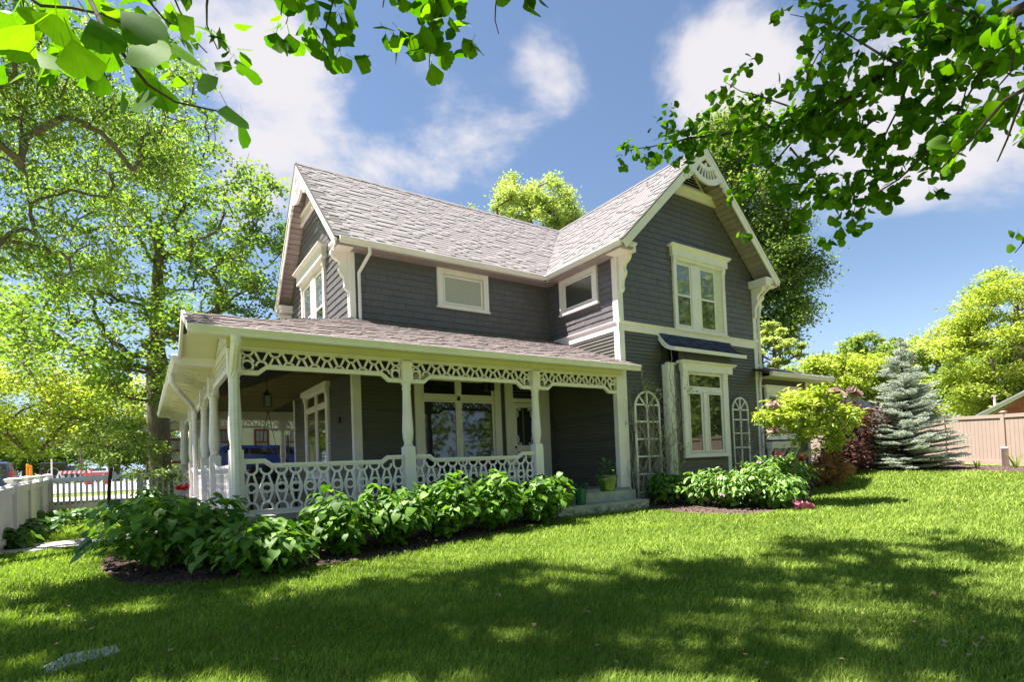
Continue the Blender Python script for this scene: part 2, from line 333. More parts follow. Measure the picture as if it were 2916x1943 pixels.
# ---- windows: (frame, casing t0 t1 z0 z1, lights, options)
def window(fr, c, lights, header=None, sill=True, glass='pane_glass', cw=.11, ch=.11, label=None, rec=0.0, mid=None, cons=True, n0=0.0, hd=.12, sillz=None, midrail=None, mull=True):
    t0, t1, z0, z1 = c; w = MB()
    w.box(fr, t0, t0+cw, n0, n0+.075, z0, z1); w.box(fr, t1-cw, t1, n0, n0+.075, z0, z1); w.box(fr, t0+cw, t1-cw, n0, n0+.075, z1-ch, z1); w.box(fr, t0+cw, t1-cw, n0, n0+.07, z0, z0+.05)
    wd = P('window', w, 'white_paint', label=label)
    w = MB(); w.box(fr, t0+.02, t1-.02, n0+.001, n0+.028, z0+.02, z1-.02); w.build('reveal', 'cream_paint', wd)
    for (a, b, q, r, rail, gl) in lights:
        s = MB(); e = .042; nn = n0+.028
        for (x0, x1, y0, y1) in ((a-e, a, q-e, r+e), (b, b+e, q-e, r+e), (a, b, q-e, q), (a, b, r, r+e)): s.box(fr, x0, x1, nn, nn+.028, y0, y1)
        if rail: s.box(fr, a, b, nn, nn+.03, rail-.025, rail+.025)
        s.build('sash', 'white_paint', wd)
        if rail:
            MB().box(fr, a, b, nn, nn+.012, rail+.025, r).build('pane', gl[0], wd); MB().box(fr, a, b, nn, nn+.008, q, rail-.025).build('pane', gl[1], wd)
        else: MB().box(fr, a, b, nn, nn+.008, q, r).build('pane', gl[0], wd)
    if mid:
        for (a, b, q, r) in mid: MB().box(fr, a, b, n0+.028, n0+.066, q, r).build('mullion', 'white_paint', wd)
    if header:
        h0, h1, hz0, hz1 = header; d = hd; s = MB()
        s.box(fr, h0+.09, h1-.09, n0, n0+d*.72, hz0, hz1-.05)
        s.prism(Fr(fr.p(h0, n0, 0), fr.N, fr.T), [(0, hz1-.07), (d*.72, hz1-.07), (d*1.2, hz1-.02), (d*1.2, hz1), (0, hz1)], 0, h1-h0); s.build('header', 'white_paint', wd)
        if cons:
            for (a, b) in ((t0-.005, t0+cw+.005), (t1-cw-.005, t1+.005)):
                s = MB(); s.prism(Fr(fr.p(a, n0, 0), fr.N, fr.T), [(0.03, hz0-.30), (.075, hz0-.29), (.085, hz0-.22), (.07, hz0-.19), (.10, hz0-.15), (.11, hz0-.05), (.105, hz0), (.03, hz0)], 0, b-a); s.build('bracket', 'white_paint', wd)
    if sill: MB().box(fr, t0-.03, t1+.03, n0, n0+.09, z0-.05, z0).build('sill', 'white_paint', wd)
    return wd
FRO = ('frosted_pane',)
window(FW, (4.73, 6.15, 5.02, 5.99), [(4.93, 5.93, 5.13, 5.75, None, FRO)], cw=.14, ch=.17, label='small white framed window with a frosted pane over the porch roof')
window(FS, (.66, 2.18, 5.05, 6.0), [(.86, 1.93, 5.17, 5.77, None, ('pane_screen',))], cw=.14, ch=.17, label='small white framed window beside the valley of the roof')
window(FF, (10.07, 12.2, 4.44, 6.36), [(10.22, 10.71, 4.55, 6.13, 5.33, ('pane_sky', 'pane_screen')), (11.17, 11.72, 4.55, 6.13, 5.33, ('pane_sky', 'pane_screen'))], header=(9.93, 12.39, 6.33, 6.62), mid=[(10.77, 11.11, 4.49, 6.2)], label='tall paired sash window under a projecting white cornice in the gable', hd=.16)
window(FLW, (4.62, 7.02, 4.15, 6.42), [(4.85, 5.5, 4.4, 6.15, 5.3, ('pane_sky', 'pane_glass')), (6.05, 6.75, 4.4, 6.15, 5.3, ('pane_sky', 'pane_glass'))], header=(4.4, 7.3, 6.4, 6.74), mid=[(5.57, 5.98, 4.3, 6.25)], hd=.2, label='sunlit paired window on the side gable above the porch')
# porch windows
window(FW, (4.05, 6.39, .95, 3.31), [(4.28, 5.10, 2.86, 3.18, None, ('pane_glass',)), (5.27, 6.13, 2.86, 3.18, None, ('pane_glass',)), (4.28, 5.10, 1.08, 2.66, None, ('pane_glass',)), (5.27, 6.13, 1.08, 2.66, None, ('pane_glass',))], cw=.18, ch=.09, mid=[(5.145, 5.225, 1.04, 3.22), (4.24, 6.17, 2.71, 2.81)], label='wide four light porch window with transoms')
window(FLW, (4.65, 7.05, .95, 3.25), [(4.95, 5.7, 2.86, 3.12, None, ('pane_glass',)), (5.95, 6.8, 2.86, 3.12, None, ('pane_glass',)), (4.95, 5.7, 1.1, 2.7, None, ('pane_glass',)), (5.95, 6.8, 1.1, 2.7, None, ('pane_glass',))], header=(4.45, 7.3, 3.2, 3.52), cw=.18, mid=[(5.77, 5.88, 1.02, 3.16), (4.88, 6.86, 2.74, 2.83)], hd=.18, label='tall paired porch window under a heavy cornice on the side wall')
# rear wing window
FR2 = Fr((0, .0, 0), (1, 0, 0), (0, -1, 0))
window(FR2, (13.9, 15.6, 1.55, 2.95), [(14.07, 14.42, 1.66, 2.8, 2.22, ('pane_glass', 'pane_screen')), (14.95, 15.35, 1.66, 2.8, 2.22, ('pane_glass', 'pane_screen'))], header=(13.8, 15.75, 2.9, 3.13), mid=[(14.5, 14.88, 1.6, 2.85)], cw=.1, n0=.02, label='small paired window of the single storey rear wing')
# ---- box bay
bay = P('box_bay', MB().b(9.44, 11.76, -.28, 0, .2, 3.5), 'wall_backing')
FB = Fr((0, -.28, 0), (1, 0, 0), (0, -1, 0)); FBL = Fr((9.44, 0, 0), (0, -1, 0), (-1, 0, 0))
z = .2
while z < 3.4:
    for fr, t0, t1 in ((FB, 9.62, 11.62), (FBL, .0, .26)):
        pr = [(0, z), (.026, z), (.026, z+.010), (.004, z+.093), (0, z+.093)]
        MB().add([fr.p(a, n, q) for a in (t0, t1) for n, q in pr], [(0, 1, 2, 3, 4), (9, 8, 7, 6, 5)]+[(k, (k+1) % 5, (k+1) % 5+5, k+5) for k in range(5)], random.random()).build('clapboard', 'siding_grey', bay)
    z += .09
for t0, t1 in ((9.42, 9.64), (11.65, 11.79)):
    s = MB(); s.box(FB, t0, t1, 0, .03, .15, 3.42); s.box(FB, t0-.07, t1+.06, 0, .07, 3.42, 3.445); s.build('corner_board', 'old_white_paint', bay)
MB().box(FBL, .12, .28, 0, .03, .15, 3.42).build('corner_board', 'old_white_paint', bay)
for k in range(49):
    x = 9.84+k*.0435; s = MB(); s.box(Fr((0, -.3, 0), (1, 0, 0), (0, -1, 0)), x+.003, x+.04, 0, .012, 3.46, 3.86, random.random()); s.build('bead_board', 'siding_grey', bay)
MB().b(9.82, 11.98, -.29, -.0, 3.45, 3.86).build('bead_board_panel', 'interior_dark', bay)
window(FB, (9.86, 11.64, 1.12, 3.36), [(10.12, 11.38, 2.89, 3.19, None, ('pane_glass',)), (10.12, 10.56, 1.25, 2.70, None, ('pane_glass',)), (10.88, 11.38, 1.25, 2.70, None, ('pane_glass',))], header=(9.74, 11.94, 3.27, 3.52), mid=[(10.66, 10.80, 1.2, 2.74), (10.06, 11.43, 2.75, 2.84)], cw=.17, n0=.03, hd=.17, label='tall white bay window of two casements under one transom')
# curved hood roof over the bay
hx0, hx1 = 9.47, 12.35
cv = [(0.0, 4.29), (.10, 4.13), (.22, 3.99), (.36, 3.89), (.50, 3.83)]
hood = P('hood_roof', MB().prism(Fr((hx0, 0, 0), (0, -1, 0), (1, 0, 0)), cv+[(.50, 3.79), (.34, 3.84), (.2, 3.93), (.08, 4.07), (0, 4.18)], 0, hx1-hx0), 'blue_shingle')
pcs = []
for (a, b) in zip(cv, cv[1:]):
    ln = math.hypot(b[0]-a[0], b[1]-a[1]); m_ = max(1, round(ln/.10))
    for j in range(m_):
        q0 = (a[0]+(b[0]-a[0])*j/m_, a[1]+(b[1]-a[1])*j/m_); q1 = (a[0]+(b[0]-a[0])*(j+1)/m_, a[1]+(b[1]-a[1])*(j+1)/m_)
        x = hx0-random.random()*.2
        while x < hx1:
            w_ = random.uniform(.12, .3); x0, x1 = max(x, hx0), min(x+w_, hx1); x += w_
            if x1-x0 < .02: continue
            th = random.choice((.008, .014))
            vs = [(xx, -yy, zz) for xx in (x0, x1-.003) for yy, zz in ((q1[0], q1[1]+.001), (q1[0]+.004, q1[1]+th), (q0[0], q0[1]+.006), (q0[0], q0[1]+.001))]
            pcs.append((1, vs, random.random()))
emit(pcs, WF, 'shingle', 'blue_shingle', hood)
for x in (hx0-.03, hx1): MB().prism(Fr((x, 0, 0), (0, -1, 0), (1, 0, 0)), [(0, 4.27), (.10, 4.12), (.22, 3.98), (.36, 3.87), (.53, 3.81), (.53, 3.72), (.40, 3.75), (.25, 3.82), (.12, 3.93), (.02, 4.08), (0, 4.12)], 0, .03).build('verge_board', 'white_paint', hood)
MB().b(hx0, hx1, -.535, -.5, 3.72, 3.815).build('fascia', 'white_paint', hood)
# ---- roofs
roofpieces = []
def roof_course(P0, A, U, NN, a0, a1, smax, ex=.145, seed=1, store=None):
    """P0 eave origin, A along eave, U up the slope, NN outward normal; a0(s), a1(s) give the run of the course"""
    P0, A, U, NN = [np.array(q, float) for q in (P0, A, U, NN)]; R = random.Random(seed); s = 0; k = 0
    store = roofpieces if store is None else store
    while s < smax:
        e = min(ex, smax-s); lo, hi = a0(s+e*.5), a1(s+e*.5); t = lo-R.random()*.25; thick = True
        while t < hi:
            w = R.uniform(.12, .26); thick = R.random() < .38; t0, t1 = max(t, lo), min(t+w, hi); t += w
            if t1-t0 < .015: continue
            h = .023 if thick else .012
            q = lambda tt, ss, hh: P0+A*tt+U*ss+NN*hh
            vs = [q(tt, ss, hh) for tt in (t0, t1) for ss, hh in ((s, .0), (s, h), (s+e+.001, h-.009), (s+e+.001, 0))]
            c = q((t0+t1)/2, s, 0); d = proj(c)[2]; vis = max(.02, float(np.dot(NN, (CAM-c)/np.linalg.norm(CAM-c))))
            store.append(((t1-t0)*e*vis/d**2, vs, R.random()*(.75 if thick else 1)+(.0 if thick else .0)))
        s += ex
def unit(v): v = np.array(v, float); return v/np.linalg.norm(v)
roof = None
UL = unit((0, 3.31, RZ-EZ)); NL = unit((0, -(RZ-EZ), 3.31)); UG = unit((3.127, 0, RZ-EZ)); NG = unit((-(RZ-EZ), 0, 3.127))
mb = MB()
mb.slab([(2.28, 2.38, EZ), (7.76, 2.38, EZ), (XR, YR, RZ), (2.28, YR, RZ)], NL, .07)
mb.slab([(2.28, YR, RZ), (XR, YR, RZ), (XR, 9.0, EZ), (2.28, 9.0, EZ)], unit((0, RZ-EZ, 3.31)), .07)
mb.slab([(7.76, -.61, EZ), (XR, -.61, RZ), (XR, YR, RZ), (7.76, 2.38, EZ)], NG, .07)
mb.slab([(XR, -.61, RZ), (14.01, -.61, EZ), (14.01, 12, EZ), (XR, 12, RZ)], unit((RZ-EZ, 0, 3.127)), .07)
mb.slab([(XR, YR, RZ), (XR, 12, RZ), (7.76, 12, EZ), (7.76, 9.0, EZ)], NG, .07)
roof = P('roof', mb, 'drip_edge')
sL = math.hypot(3.31, RZ-EZ); sG = math.hypot(3.127, RZ-EZ)
roof_course((0, 2.38, EZ+.004), (1, 0, 0), UL, NL, lambda s: 2.26, lambda s: 7.76+3.127*s/sL, sL, seed=21)
roof_course((7.76, 0, EZ+.004), (0, 1, 0), UG, NG, lambda s: -.63, lambda s: 2.38+3.31*s/sG, sG, seed=22)
def capline(a, b, w, mt='roof_shingle', n=20, parent=None):
    a, b = np.array(a, float), np.array(b, float); d = unit(b-a); side = unit(np.cross(d, (0, 0, 1)))
    for i in range(n):
        p0 = a+(b-a)*i/n; p1 = a+(b-a)*(i+1.1)/n; s = MB()
        s.add([p0+(0, 0, .02), p1+(0, 0, .012), p1+side*w+(0, 0, -w*.9), p0+side*w+(0, 0, -w*.9+.012), p1-side*w+(0, 0, -w*.9), p0-side*w+(0, 0, -w*.9+.012)], [(0, 1, 2, 3), (1, 0, 5, 4)], random.random())
        s.build('ridge_cap', mt, parent or roof)
capline((2.26, YR, RZ+.03), (XR, YR, RZ+.03), .09, n=26); capline((XR, -.63, RZ+.03), (XR, 9, RZ+.03), .09, n=26)
s = MB(); a = np.array((7.76, 2.38, EZ+.015)); b = np.array((XR, YR, RZ+.015)); e1 = .05
s.add([a+(-e1*1.2, 0, 0), a+(0, -e1*1.2, 0), b+(0, -e1, 0), b+(-e1, 0, 0), a+(0, 0, -.03), b+(0, 0, -.03)], [(0, 4, 5, 3), (4, 1, 2, 5)]); MATS['valley'] = mat('valley', (.2, .13, .14)); s.build('valley_flashing', 'valley', roof)
# porch roof
PS = .37; PZ = 3.27; px0, px1 = -.60, 8.18
UP = unit((0, 1, PS)); NP_ = unit((0, -PS, 1)); ULP = unit((1, 0, PS)); NLP = unit((-PS, 0, 1))
zf = lambda y: PZ+PS*(y+.5); zl = lambda x: PZ+PS*(x+.6)
RGY = .74; RGZ = zf(RGY); xr_ = (RGZ-PZ)/PS-.6           # little corner gable ridge meets the side slope
mb = MB()
front = [(px0, -.5, zf(-.5)), (px1, -.5, zf(-.5)), (8.13, -.0, zf(0)), (8.124, WY, zf(WY)), (L0, WY, zf(WY)), (xr_, RGY, RGZ), (px0, RGY, RGZ)]
mb.slab(front, NP_, .05)
mb.slab([(px0, RGY, RGZ), (xr_, RGY, RGZ), (px0+.02, 2*RGY+.5, zf(-.5)), (px0, 2*RGY+.5, zf(-.5))], unit((0, PS, 1)), .05)
mb.slab([(px0, 2*RGY+.5, PZ), (xr_, RGY, RGZ), (L0, WY, zl(L0)), (L0, 13.0, zl(L0)), (px0, 13.0, PZ)], NLP, .05)
proof = P('porch_roof', mb, 'drip_edge'); pp = []
sP = math.hypot(1, PS)
def pf0(s):
    y = -.5+s/sP
    return px0-.02 if y < RGY else xr_+(y-RGY)/(WY-RGY)*(L0-xr_)
roof_course((0, -.5, PZ+.004), (1, 0, 0), UP, NP_, pf0, lambda s: 8.18 if s < .5 else 8.12, 3.24*sP, ex=.14, seed=31, store=pp)
def plo(s):
    x = px0+s/sP; return 2*RGY+.5-(2*RGY+.5-RGY)*(x-px0)/(xr_-px0) if x < xr_ else RGY+(WY-RGY)*(x-xr_)/(L0-xr_)
roof_course((px0, 0, PZ+.004), (0, 1, 0), ULP, NLP, plo, lambda s: 13., (L0-px0)*sP, ex=.14, seed=32, store=pp)
rear = P('rear_wing_roof', MB().slab([(13.4, -.45, 3.47), (17.0, -.45, 3.47), (15.6, 2.6, 4.45), (13.4, 2.6, 4.45)], unit((0, -.98, 3.05)), .06).slab([(17.0, -.45, 3.47), (17.0, 6, 3.47), (15.6, 6, 4.45), (15.6, 2.6, 4.45)], unit((.98, 0, 1.4)), .06), 'drip_edge'); rp = []
roof_course((0, -.45, 3.474), (1, 0, 0), unit((0, 3.05, .98)), unit((0, -.98, 3.05)), lambda s: 13.66, lambda s: 17.0-1.4*s/3.2, 3.2, seed=33, store=rp)
for q in rp: roofpieces.append(q)
emit(roofpieces, WF, 'shingle', 'roof_shingle', roof, 300)
emit(pp, WF, 'shingle', 'porch_shingle', proof, 300)
# ---- gutters, fascias, rakes, soffits
GP = [(0, 0), (.075, 0), (.085, .02), (.085, .05), (.115, .09), (.115, .115), (.10, .115), (.10, .13), (0, .13)]
def gutter(a, b, out): P('gutter', MB().sweep(a, b, out, GP), 'gutter_white')
gutter((2.34, 2.40, 5.99), (7.70, 2.40, 5.99), (0, -1, 0)); gutter((7.78, -.60, 5.99), (7.78, 2.32, 5.99), (-1, 0, 0)); gutter((13.99, -.60, 5.99), (13.99, 8, 5.99), (1, 0, 0))
gutter((px0+.02, -.5, 3.125), (8.2, -.5, 3.125), (0, -1, 0)); gutter((px0, 2*RGY+.55, 3.125), (px0, 13, 3.125), (-1, 0, 0)); gutter((13.55, -.45, 3.33), (17.05, -.45, 3.33), (0, -1, 0))
for a in ((2.3, WY, 5.97, 8.0, 2.39), ): P('soffit', MB().b(2.3, 8.12, 2.39, WY, 5.955, 5.985), 'soffit_mauve')
P('soffit', MB().b(7.78, G0, -.6, 2.4, 5.955, 5.985), 'soffit_mauve'); P('soffit', MB().b(G1, 13.98, -.6, 8, 5.955, 5.985), 'soffit_mauve')
P('soffit', MB().b(13.66, 17, -.45, 0, 3.33, 3.36), 'cream_paint'); P('soffit', MB().b(px0, 8.1, -.49, .0, 3.19, 3.215), 'cream_paint')
def rake(fr, t0, z0, t1, z1, n, w=.19, sgn=1):
    """bargeboard following a verge from eave (t0,z0) to apex (t1,z1) in plane n"""
    d = unit((t1-t0, z1-z0)); q = np.array((-d[1], d[0]))*(1 if d[0] > 0 else -1)
    lo = lambda o, e=0: [(t0+q[0]*o-d[0]*e, z0+q[1]*o-d[1]*e), (t1+q[0]*o, z1+q[1]*o)]
    def bd(o0, o1, a, b, nm, mt):
        A = lo(o0, .03); B = lo(o1, .03)
        # cut plumb at the apex
        k0 = (z1-z0)/(t1-t0); A1 = (t1, A[0][1]+k0*(t1-A[0][0])); B1 = (t1, B[0][1]+k0*(t1-B[0][0]))
        P(nm, MB().prism(fr, [A[0], A1, B1, B[0]], a, b), mt)
    bd(-.02-w, -.03, n, n+.035, 'bargeboard', 'white_paint'); bd(-.075, -.015, n+.035, n+.06, 'rake_moulding', 'white_paint'); bd(-.012, .012, n-.3, n+.07, 'drip_edge', 'drip_edge')
    # soffit boards behind the bargeboard
    ln = math.hypot(t1-t0, z1-z0); k = int(ln/.16)
    for i in range(k):
        a_, b_ = i/k, (i+1)/k-.006
        pa = [(t0+(t1-t0)*a_, z0+(z1-z0)*a_-.13), (t0+(t1-t0)*b_, z0+(z1-z0)*b_-.13), (t0+(t1-t0)*b_, z0+(z1-z0)*b_-.10), (t0+(t1-t0)*a_, z0+(z1-z0)*a_-.10)]
        MB().prism(fr, pa, 0.0, n, random.random()).build('soffit_board', 'soffit_mauve', roof)
NR = .60; NLR = .36
rake(FF, 7.76, EZ, XR, RZ, NR); rake(FF, 14.01, EZ, XR, RZ, NR); rake(FLW, 2.38, EZ, YR, RZ, NLR); rake(FLW, 9.0, EZ, YR, RZ, NLR)
# attic boards and vent
def attic(fr, c, za, hw, hs, sl):
    P('attic_board', MB().prism(fr, [(c-hw-.12, za), (c-hw+.02, za+.05), (c-hw+.02, za+.22), (c+hw-.02, za+.22), (c+hw-.02, za+.05), (c+hw+.12, za)], .02, .10), 'white_paint')
    P('attic_moulding', MB().prism(fr, [(c-hw-.02, za+.19), (c-hw-.02, za+.24), (c+hw+.02, za+.24), (c+hw+.02, za+.19)], .02, .14), 'white_paint')
    hv = .62; v = P('gable_vent', MB().strip(fr, [(c-hv, za+.28), (c, za+.28+hv*sl), (c+hv, za+.28)], .09, .03, .08, closed=True), 'white_paint')
    MB().prism(fr, [(c-hv, za+.27), (c, za+.27+hv*sl), (c+hv, za+.27)], .004, .03).build('backing', 'interior_dark', v)
    for i in range(6):
        zz = za+.335+i*.075; w_ = hv*(1-(zz-za-.28)/(hv*sl))-.08
        if w_ > .05: MB().add([fr.p(c-w_, .03, zz+.035), fr.p(c+w_, .03, zz+.035), fr.p(c+w_, .07, zz), fr.p(c-w_, .07, zz), fr.p(c-w_, .03, zz+.045), fr.p(c+w_, .03, zz+.045), fr.p(c+w_, .07, zz+.01), fr.p(c-w_, .07, zz+.01)], [(0, 1, 2, 3), (4, 5, 6, 7), (3, 2, 6, 7), (0, 3, 7, 4), (1, 2, 6, 5)]).build('slat', 'cream_paint', v)
attic(FF, XR, 8.02, 1.0, 1, slopeG*.98); attic(FLW, YR, 8.0, 1.05, 1, slopeL*.98)
# gable ornament: king triangle with lunette, fan of slots, scalloped and scrolled lower edge
def ornament(fr, c, n, top, sl):
    g = P('gable_ornament', MB().strip(fr, [(c-.60, top-.60*sl-.02), (c, top-.02), (c+.60, top-.60*sl-.02)], .10, n, n+.05), 'white_paint')
    cz = top-.02; R0, R1, R2, R3 = .40, .47, .70, .80
    aw = 1.02
    def band(r0, r1, a, m_=14, nn=n): MB().strip(fr, arc(c, cz, (r0+r1)/2, -pi/2-a, -pi/2+a, m_), r1-r0, nn, nn+.045).build('arch_band', 'white_paint', g)
    band(R0-.03, R1, .72); band(R2, R3+.04, .80); MB().strip(fr, arc(c, cz, R3+.045, -pi/2-.8, -pi/2+.8, 16), .03, n+.045, n+.07).build('arch_moulding', 'white_paint', g)
    for i in range(8):
        a = -pi/2+(-.66+1.32*i/7); MB().strip(fr, [(c+R1*cos(a), cz+R1*sin(a)), (c+R2*cos(a), cz+R2*sin(a))], .032, n, n+.04).build('fan_spoke', 'white_paint', g)
    # crown piece with small cut-out either side of a drop
    MB().prism(fr, [(c-.34, cz-.36), (c-.05, cz-.05), (c+.05, cz-.05), (c+.34, cz-.36), (c+.2, cz-.30), (c+.06, cz-.22), (c, cz-.14), (c-.06, cz-.22), (c-.2, cz-.30)], n, n+.03).build('crown_piece', 'white_paint', g)
    MB().prism(fr, [(c-.035, cz-.37), (c+.035, cz-.37), (c+.05, cz-.30), (c, cz-.26), (c-.05, cz-.30)], n, n+.03).build('drop', 'white_paint', g)
    for sg in (-1, 1):
        for r, ox, oz in ((.075, .64, -.68), (.06, .74, -.80), (.05, .86, -.86)):
            MB().strip(fr, arc(c+sg*ox, cz+oz, r, 0, 2*pi*.999, 12)[:-1], .035, n, n+.06, closed=True).build('scroll', 'white_paint', g)
            MB().prism(fr, arc(c+sg*ox, cz+oz, r*.5, 0, 2*pi, 8)[:-1], n, n+.07).build('scroll', 'white_paint', g)
        s = MB(); s.strip(fr, [(c+sg*.56, cz-.62), (c+sg*.66, cz-.62), (c+sg*.80, cz-.74), (c+sg*.94, cz-.88)], .10, n, n+.04); s.build('spandrel', 'white_paint', g)
ornament(FF, XR, NR, RZ-.17, slopeG); ornament(FLW, YR, NLR, RZ-.17, slopeL)
# boxed returns and scroll brackets
SB = [(0, 0), (.06, .02), (.09, .09), (.075, .19), (.10, .30), (.17, .38), (.20, .46), (.16, .56), (.19, .64), (.30, .70), (.36, .78), (.36, .86), (0, .86)]
def bracket(O, T, NN, w=.11, sc=1., mt='white_paint'):
    fr = Fr(O, T, NN); P('bracket', MB().prism(fr, [(a*sc, b*sc) for a, b in SB], -w/2, w/2), mt)
def ret(fr, t0, t1, n1, z0=5.94, z1=6.14):
    P('eave_return', MB().box(fr, t0, t1, .0, n1, z0, z1).box(fr, t0-.02, t1+.02, 0, n1+.03, z1-.04, z1+.01), 'white_paint')
ret(FF, 7.80, 8.30, .50); ret(FF, 13.40, 13.98, .58); ret(FLW, 2.42, 3.0, .34); ret(FLW, 8.4, 8.98, .34)
bracket((8.21, -.03, 5.09), (0, -1, 0), (1, 0, 0)); bracket((13.56, -.03, 5.09), (0, -1, 0), (1, 0, 0))
bracket((G1+.03, -.09, 5.09), (1, 0, 0), (0, 1, 0), sc=.8)
bracket((L0-.03, WY+.09, 5.09), (-1, 0, 0), (0, 1, 0));  bracket((L0-.03, BY-.1, 5.0), (-1, 0, 0), (0, 1, 0), w=.2)
# downspouts
def pipe(pts, w=.062, name='downspout'):
    P(name, MB().tube(pts, w*.62, 8), 'gutter_white')
pipe([(L0+.33, 2.36, 6.0), (L0+.33, 2.36, 5.86), (L0+.18, WY-.06, 5.5), (L0+.18, WY-.06, 4.5), (L0+.19, WY-.12, 4.36), (L0+.22, WY-.3, 4.30)])
pipe([(G1-.03+.1, -.5, 5.99), (G1+.12, -.4, 5.9), (G1+.07, -.07, 5.6), (G1+.07, -.07, 3.4), (G1-.02, -.08, 3.2), (G1-.02, -.08, .3)])
pipe([(-.03, -.56, 3.14), (-.03, -.54, 3.03), (-.03, -.22, 2.72), (-.03, -.17, 2.57), (-.03, -.17, .12)], .11)
pipe([(-.66, 3.4, 3.14), (-.66, 3.4, 2.98), (-.58, 3.45, 2.85), (-.22, 5.2, 2.72), (-.16, 5.4, 2.6), (-.16, 5.4, .1)], .085)
# ================================================================ PORCH (parts of the house)
X1, X2, X3 = 2.76, 5.60, 8.12
YS = (2.98, 4.90, 8.73, 11.60); YE = 12.75
P('porch_floor', MB().b(-.12, X3, -.14, WY, .39, FL).b(-.12, L0, WY, 13.0, .39, FL), 'deck')
P('porch_skirt', MB().b(-.06, 7.2, -.06, -.02, -.1, .39).b(-.06, -.02, -.02, 13, -.1, .39), 'deck_trim')
P('porch_step', MB().b(6.05, 8.09, -.34, -.12, .12, .40), 'stone')
def column(x, y, full=True):
    c = P('column', MB().b(x-.095, x+.095, y-.095, y+.095, .30, 1.49).b(x-.075, x+.075, y-.075, y+.075, 1.49, 1.508), 'white_paint')
    prof = [(.05, 1.508), (.078, 1.512), (.082, 1.54), (.07, 1.56), (.082, 1.60), (.094, 1.66), (.10, 1.76), (.098, 1.86), (.088, 2.05), (.078, 2.3), (.072, 2.52), (.082, 2.54), (.082, 2.56), (.072, 2.58), (.08, 2.62), (.095, 2.64), (.095, 2.66)]
    MB().lathe((x, y, 0), [(r, z) for r, z in prof], 18).build('shaft', 'white_paint', c, smooth=True)
    MB().b(x-.09, x+.09, y-.09, y+.09, 2.66, 3.06).build('upper_block', 'white_paint', c)
    return c
for x, y in ((0, 0), (X1, 0), (X2, 0)): column(x, y)
for y in YS: column(0, y)
column(0, YE); column(3.08, YE)
P('pilaster', MB().b(7.93, 8.09, -.04, .1, .40, 3.06), 'white_paint')
# beams
P('porch_beam', MB().b(-.10, X3, -.06, .06, 3.06, 3.215), 'cream_paint'); P('porch_beam', MB().b(-.06, .06, .06, 12.85, 3.06, 3.215), 'cream_paint'); P('porch_beam', MB().b(.06, 4.6, YE-.06, YE+.06, 3.06, 3.35), 'cream_paint')
P('beam_moulding', MB().b(-.12, X3, -.09, -.06, 3.045, 3.075), 'white_paint')
FP = Fr((0, 0, 0), (1, 0, 0), (0, -1, 0)); FPL = Fr((0, 0, 0), (0, 1, 0), (-1, 0, 0)); FPE = Fr((0, YE, 0), (1, 0, 0), (0, -1, 0))
def frieze(fr, t0, t1, k, fine=True):
    p = (t1-t0)/k; zt, zb = 3.035, 2.80; n0, n1 = -.02, .02; m = 10 if fine else 5
    f = P('frieze', MB().box(fr, t0, t1, n0-.01, n1+.01, 3.03, 3.062), 'white_paint')
    lo = [(t0, 2.68), (t0+.24, 2.68), (t0+.37, 2.785), (t1-.37, 2.785), (t1-.24, 2.68), (t1, 2.68)]
    MB().strip(fr, lo, .055, n0-.012, n1+.018).build('lower_rail', 'white_paint', f); MB().strip(fr, [(a, b+.036) for a, b in lo], .016, n0-.018, n1+.03).build('rail_bead', 'white_paint', f)
    for s_, d in ((t0+.012, 1), (t1-.012, -1)):
        MB().box(fr, s_-.012, s_+.012, n0, n1, 2.69, 3.03).build('end_stile', 'white_paint', f)
    for i in range(k):
        c = t0+p*(i+.5); up = i % 2 == 0; mb = MB(); r = .079; w = .031
        end = i in (0, k-1)
        if end:
            mb.strip(fr, arc(c, zt, r, pi, 2*pi, m), w, n0, n1); mb.strip(fr, arc(c, 2.80, r, 0, 2*pi*.999, 2*m)[:-1], w, n0, n1, closed=True)
            mb.strip(fr, [(c-.02, zt-r), (c-.09, 2.86)], w, n0, n1); mb.strip(fr, [(c+.02, zt-r), (c+.09, 2.86)], w, n0, n1)
            mb.strip(fr, [(c-.05, 2.75), (c, 2.70), (c+.05, 2.75)], w, n0, n1)
        elif up:
            mb.strip(fr, arc(c, zt, r, pi, 2*pi, m), w, n0, n1)
            for sg in (-1, 1): mb.strip(fr, [(c+sg*.022, zt-r+.003), (c+sg*(p*.5-.005), zb+.003)], w, n0, n1)
        else:
            mb.strip(fr, arc(c, zb, r, 0, pi, m), w, n0, n1)
            for sg in (-1, 1): mb.strip(fr, [(c+sg*.022, zb+r-.003), (c+sg*(p*.5-.005), zt-.003)], w, n0, n1)
        mb.build('fret', 'white_paint', f)
frieze(FP, .09, X1-.09, 13); frieze(FP, X1+.09, X2-.09, 13); frieze(FP, X2+.09, 7.93, 12)
ys = (0,)+YS+(YE,)
for a, b in zip(ys, ys[1:]): frieze(FPL, a+.09, b-.09, max(3, int((b-a)/.21)//2*2+1), False)
frieze(FPE, .09, 2.98, 13, False); frieze(FPE, 3.17, 4.3, 5, False)
BAL = None
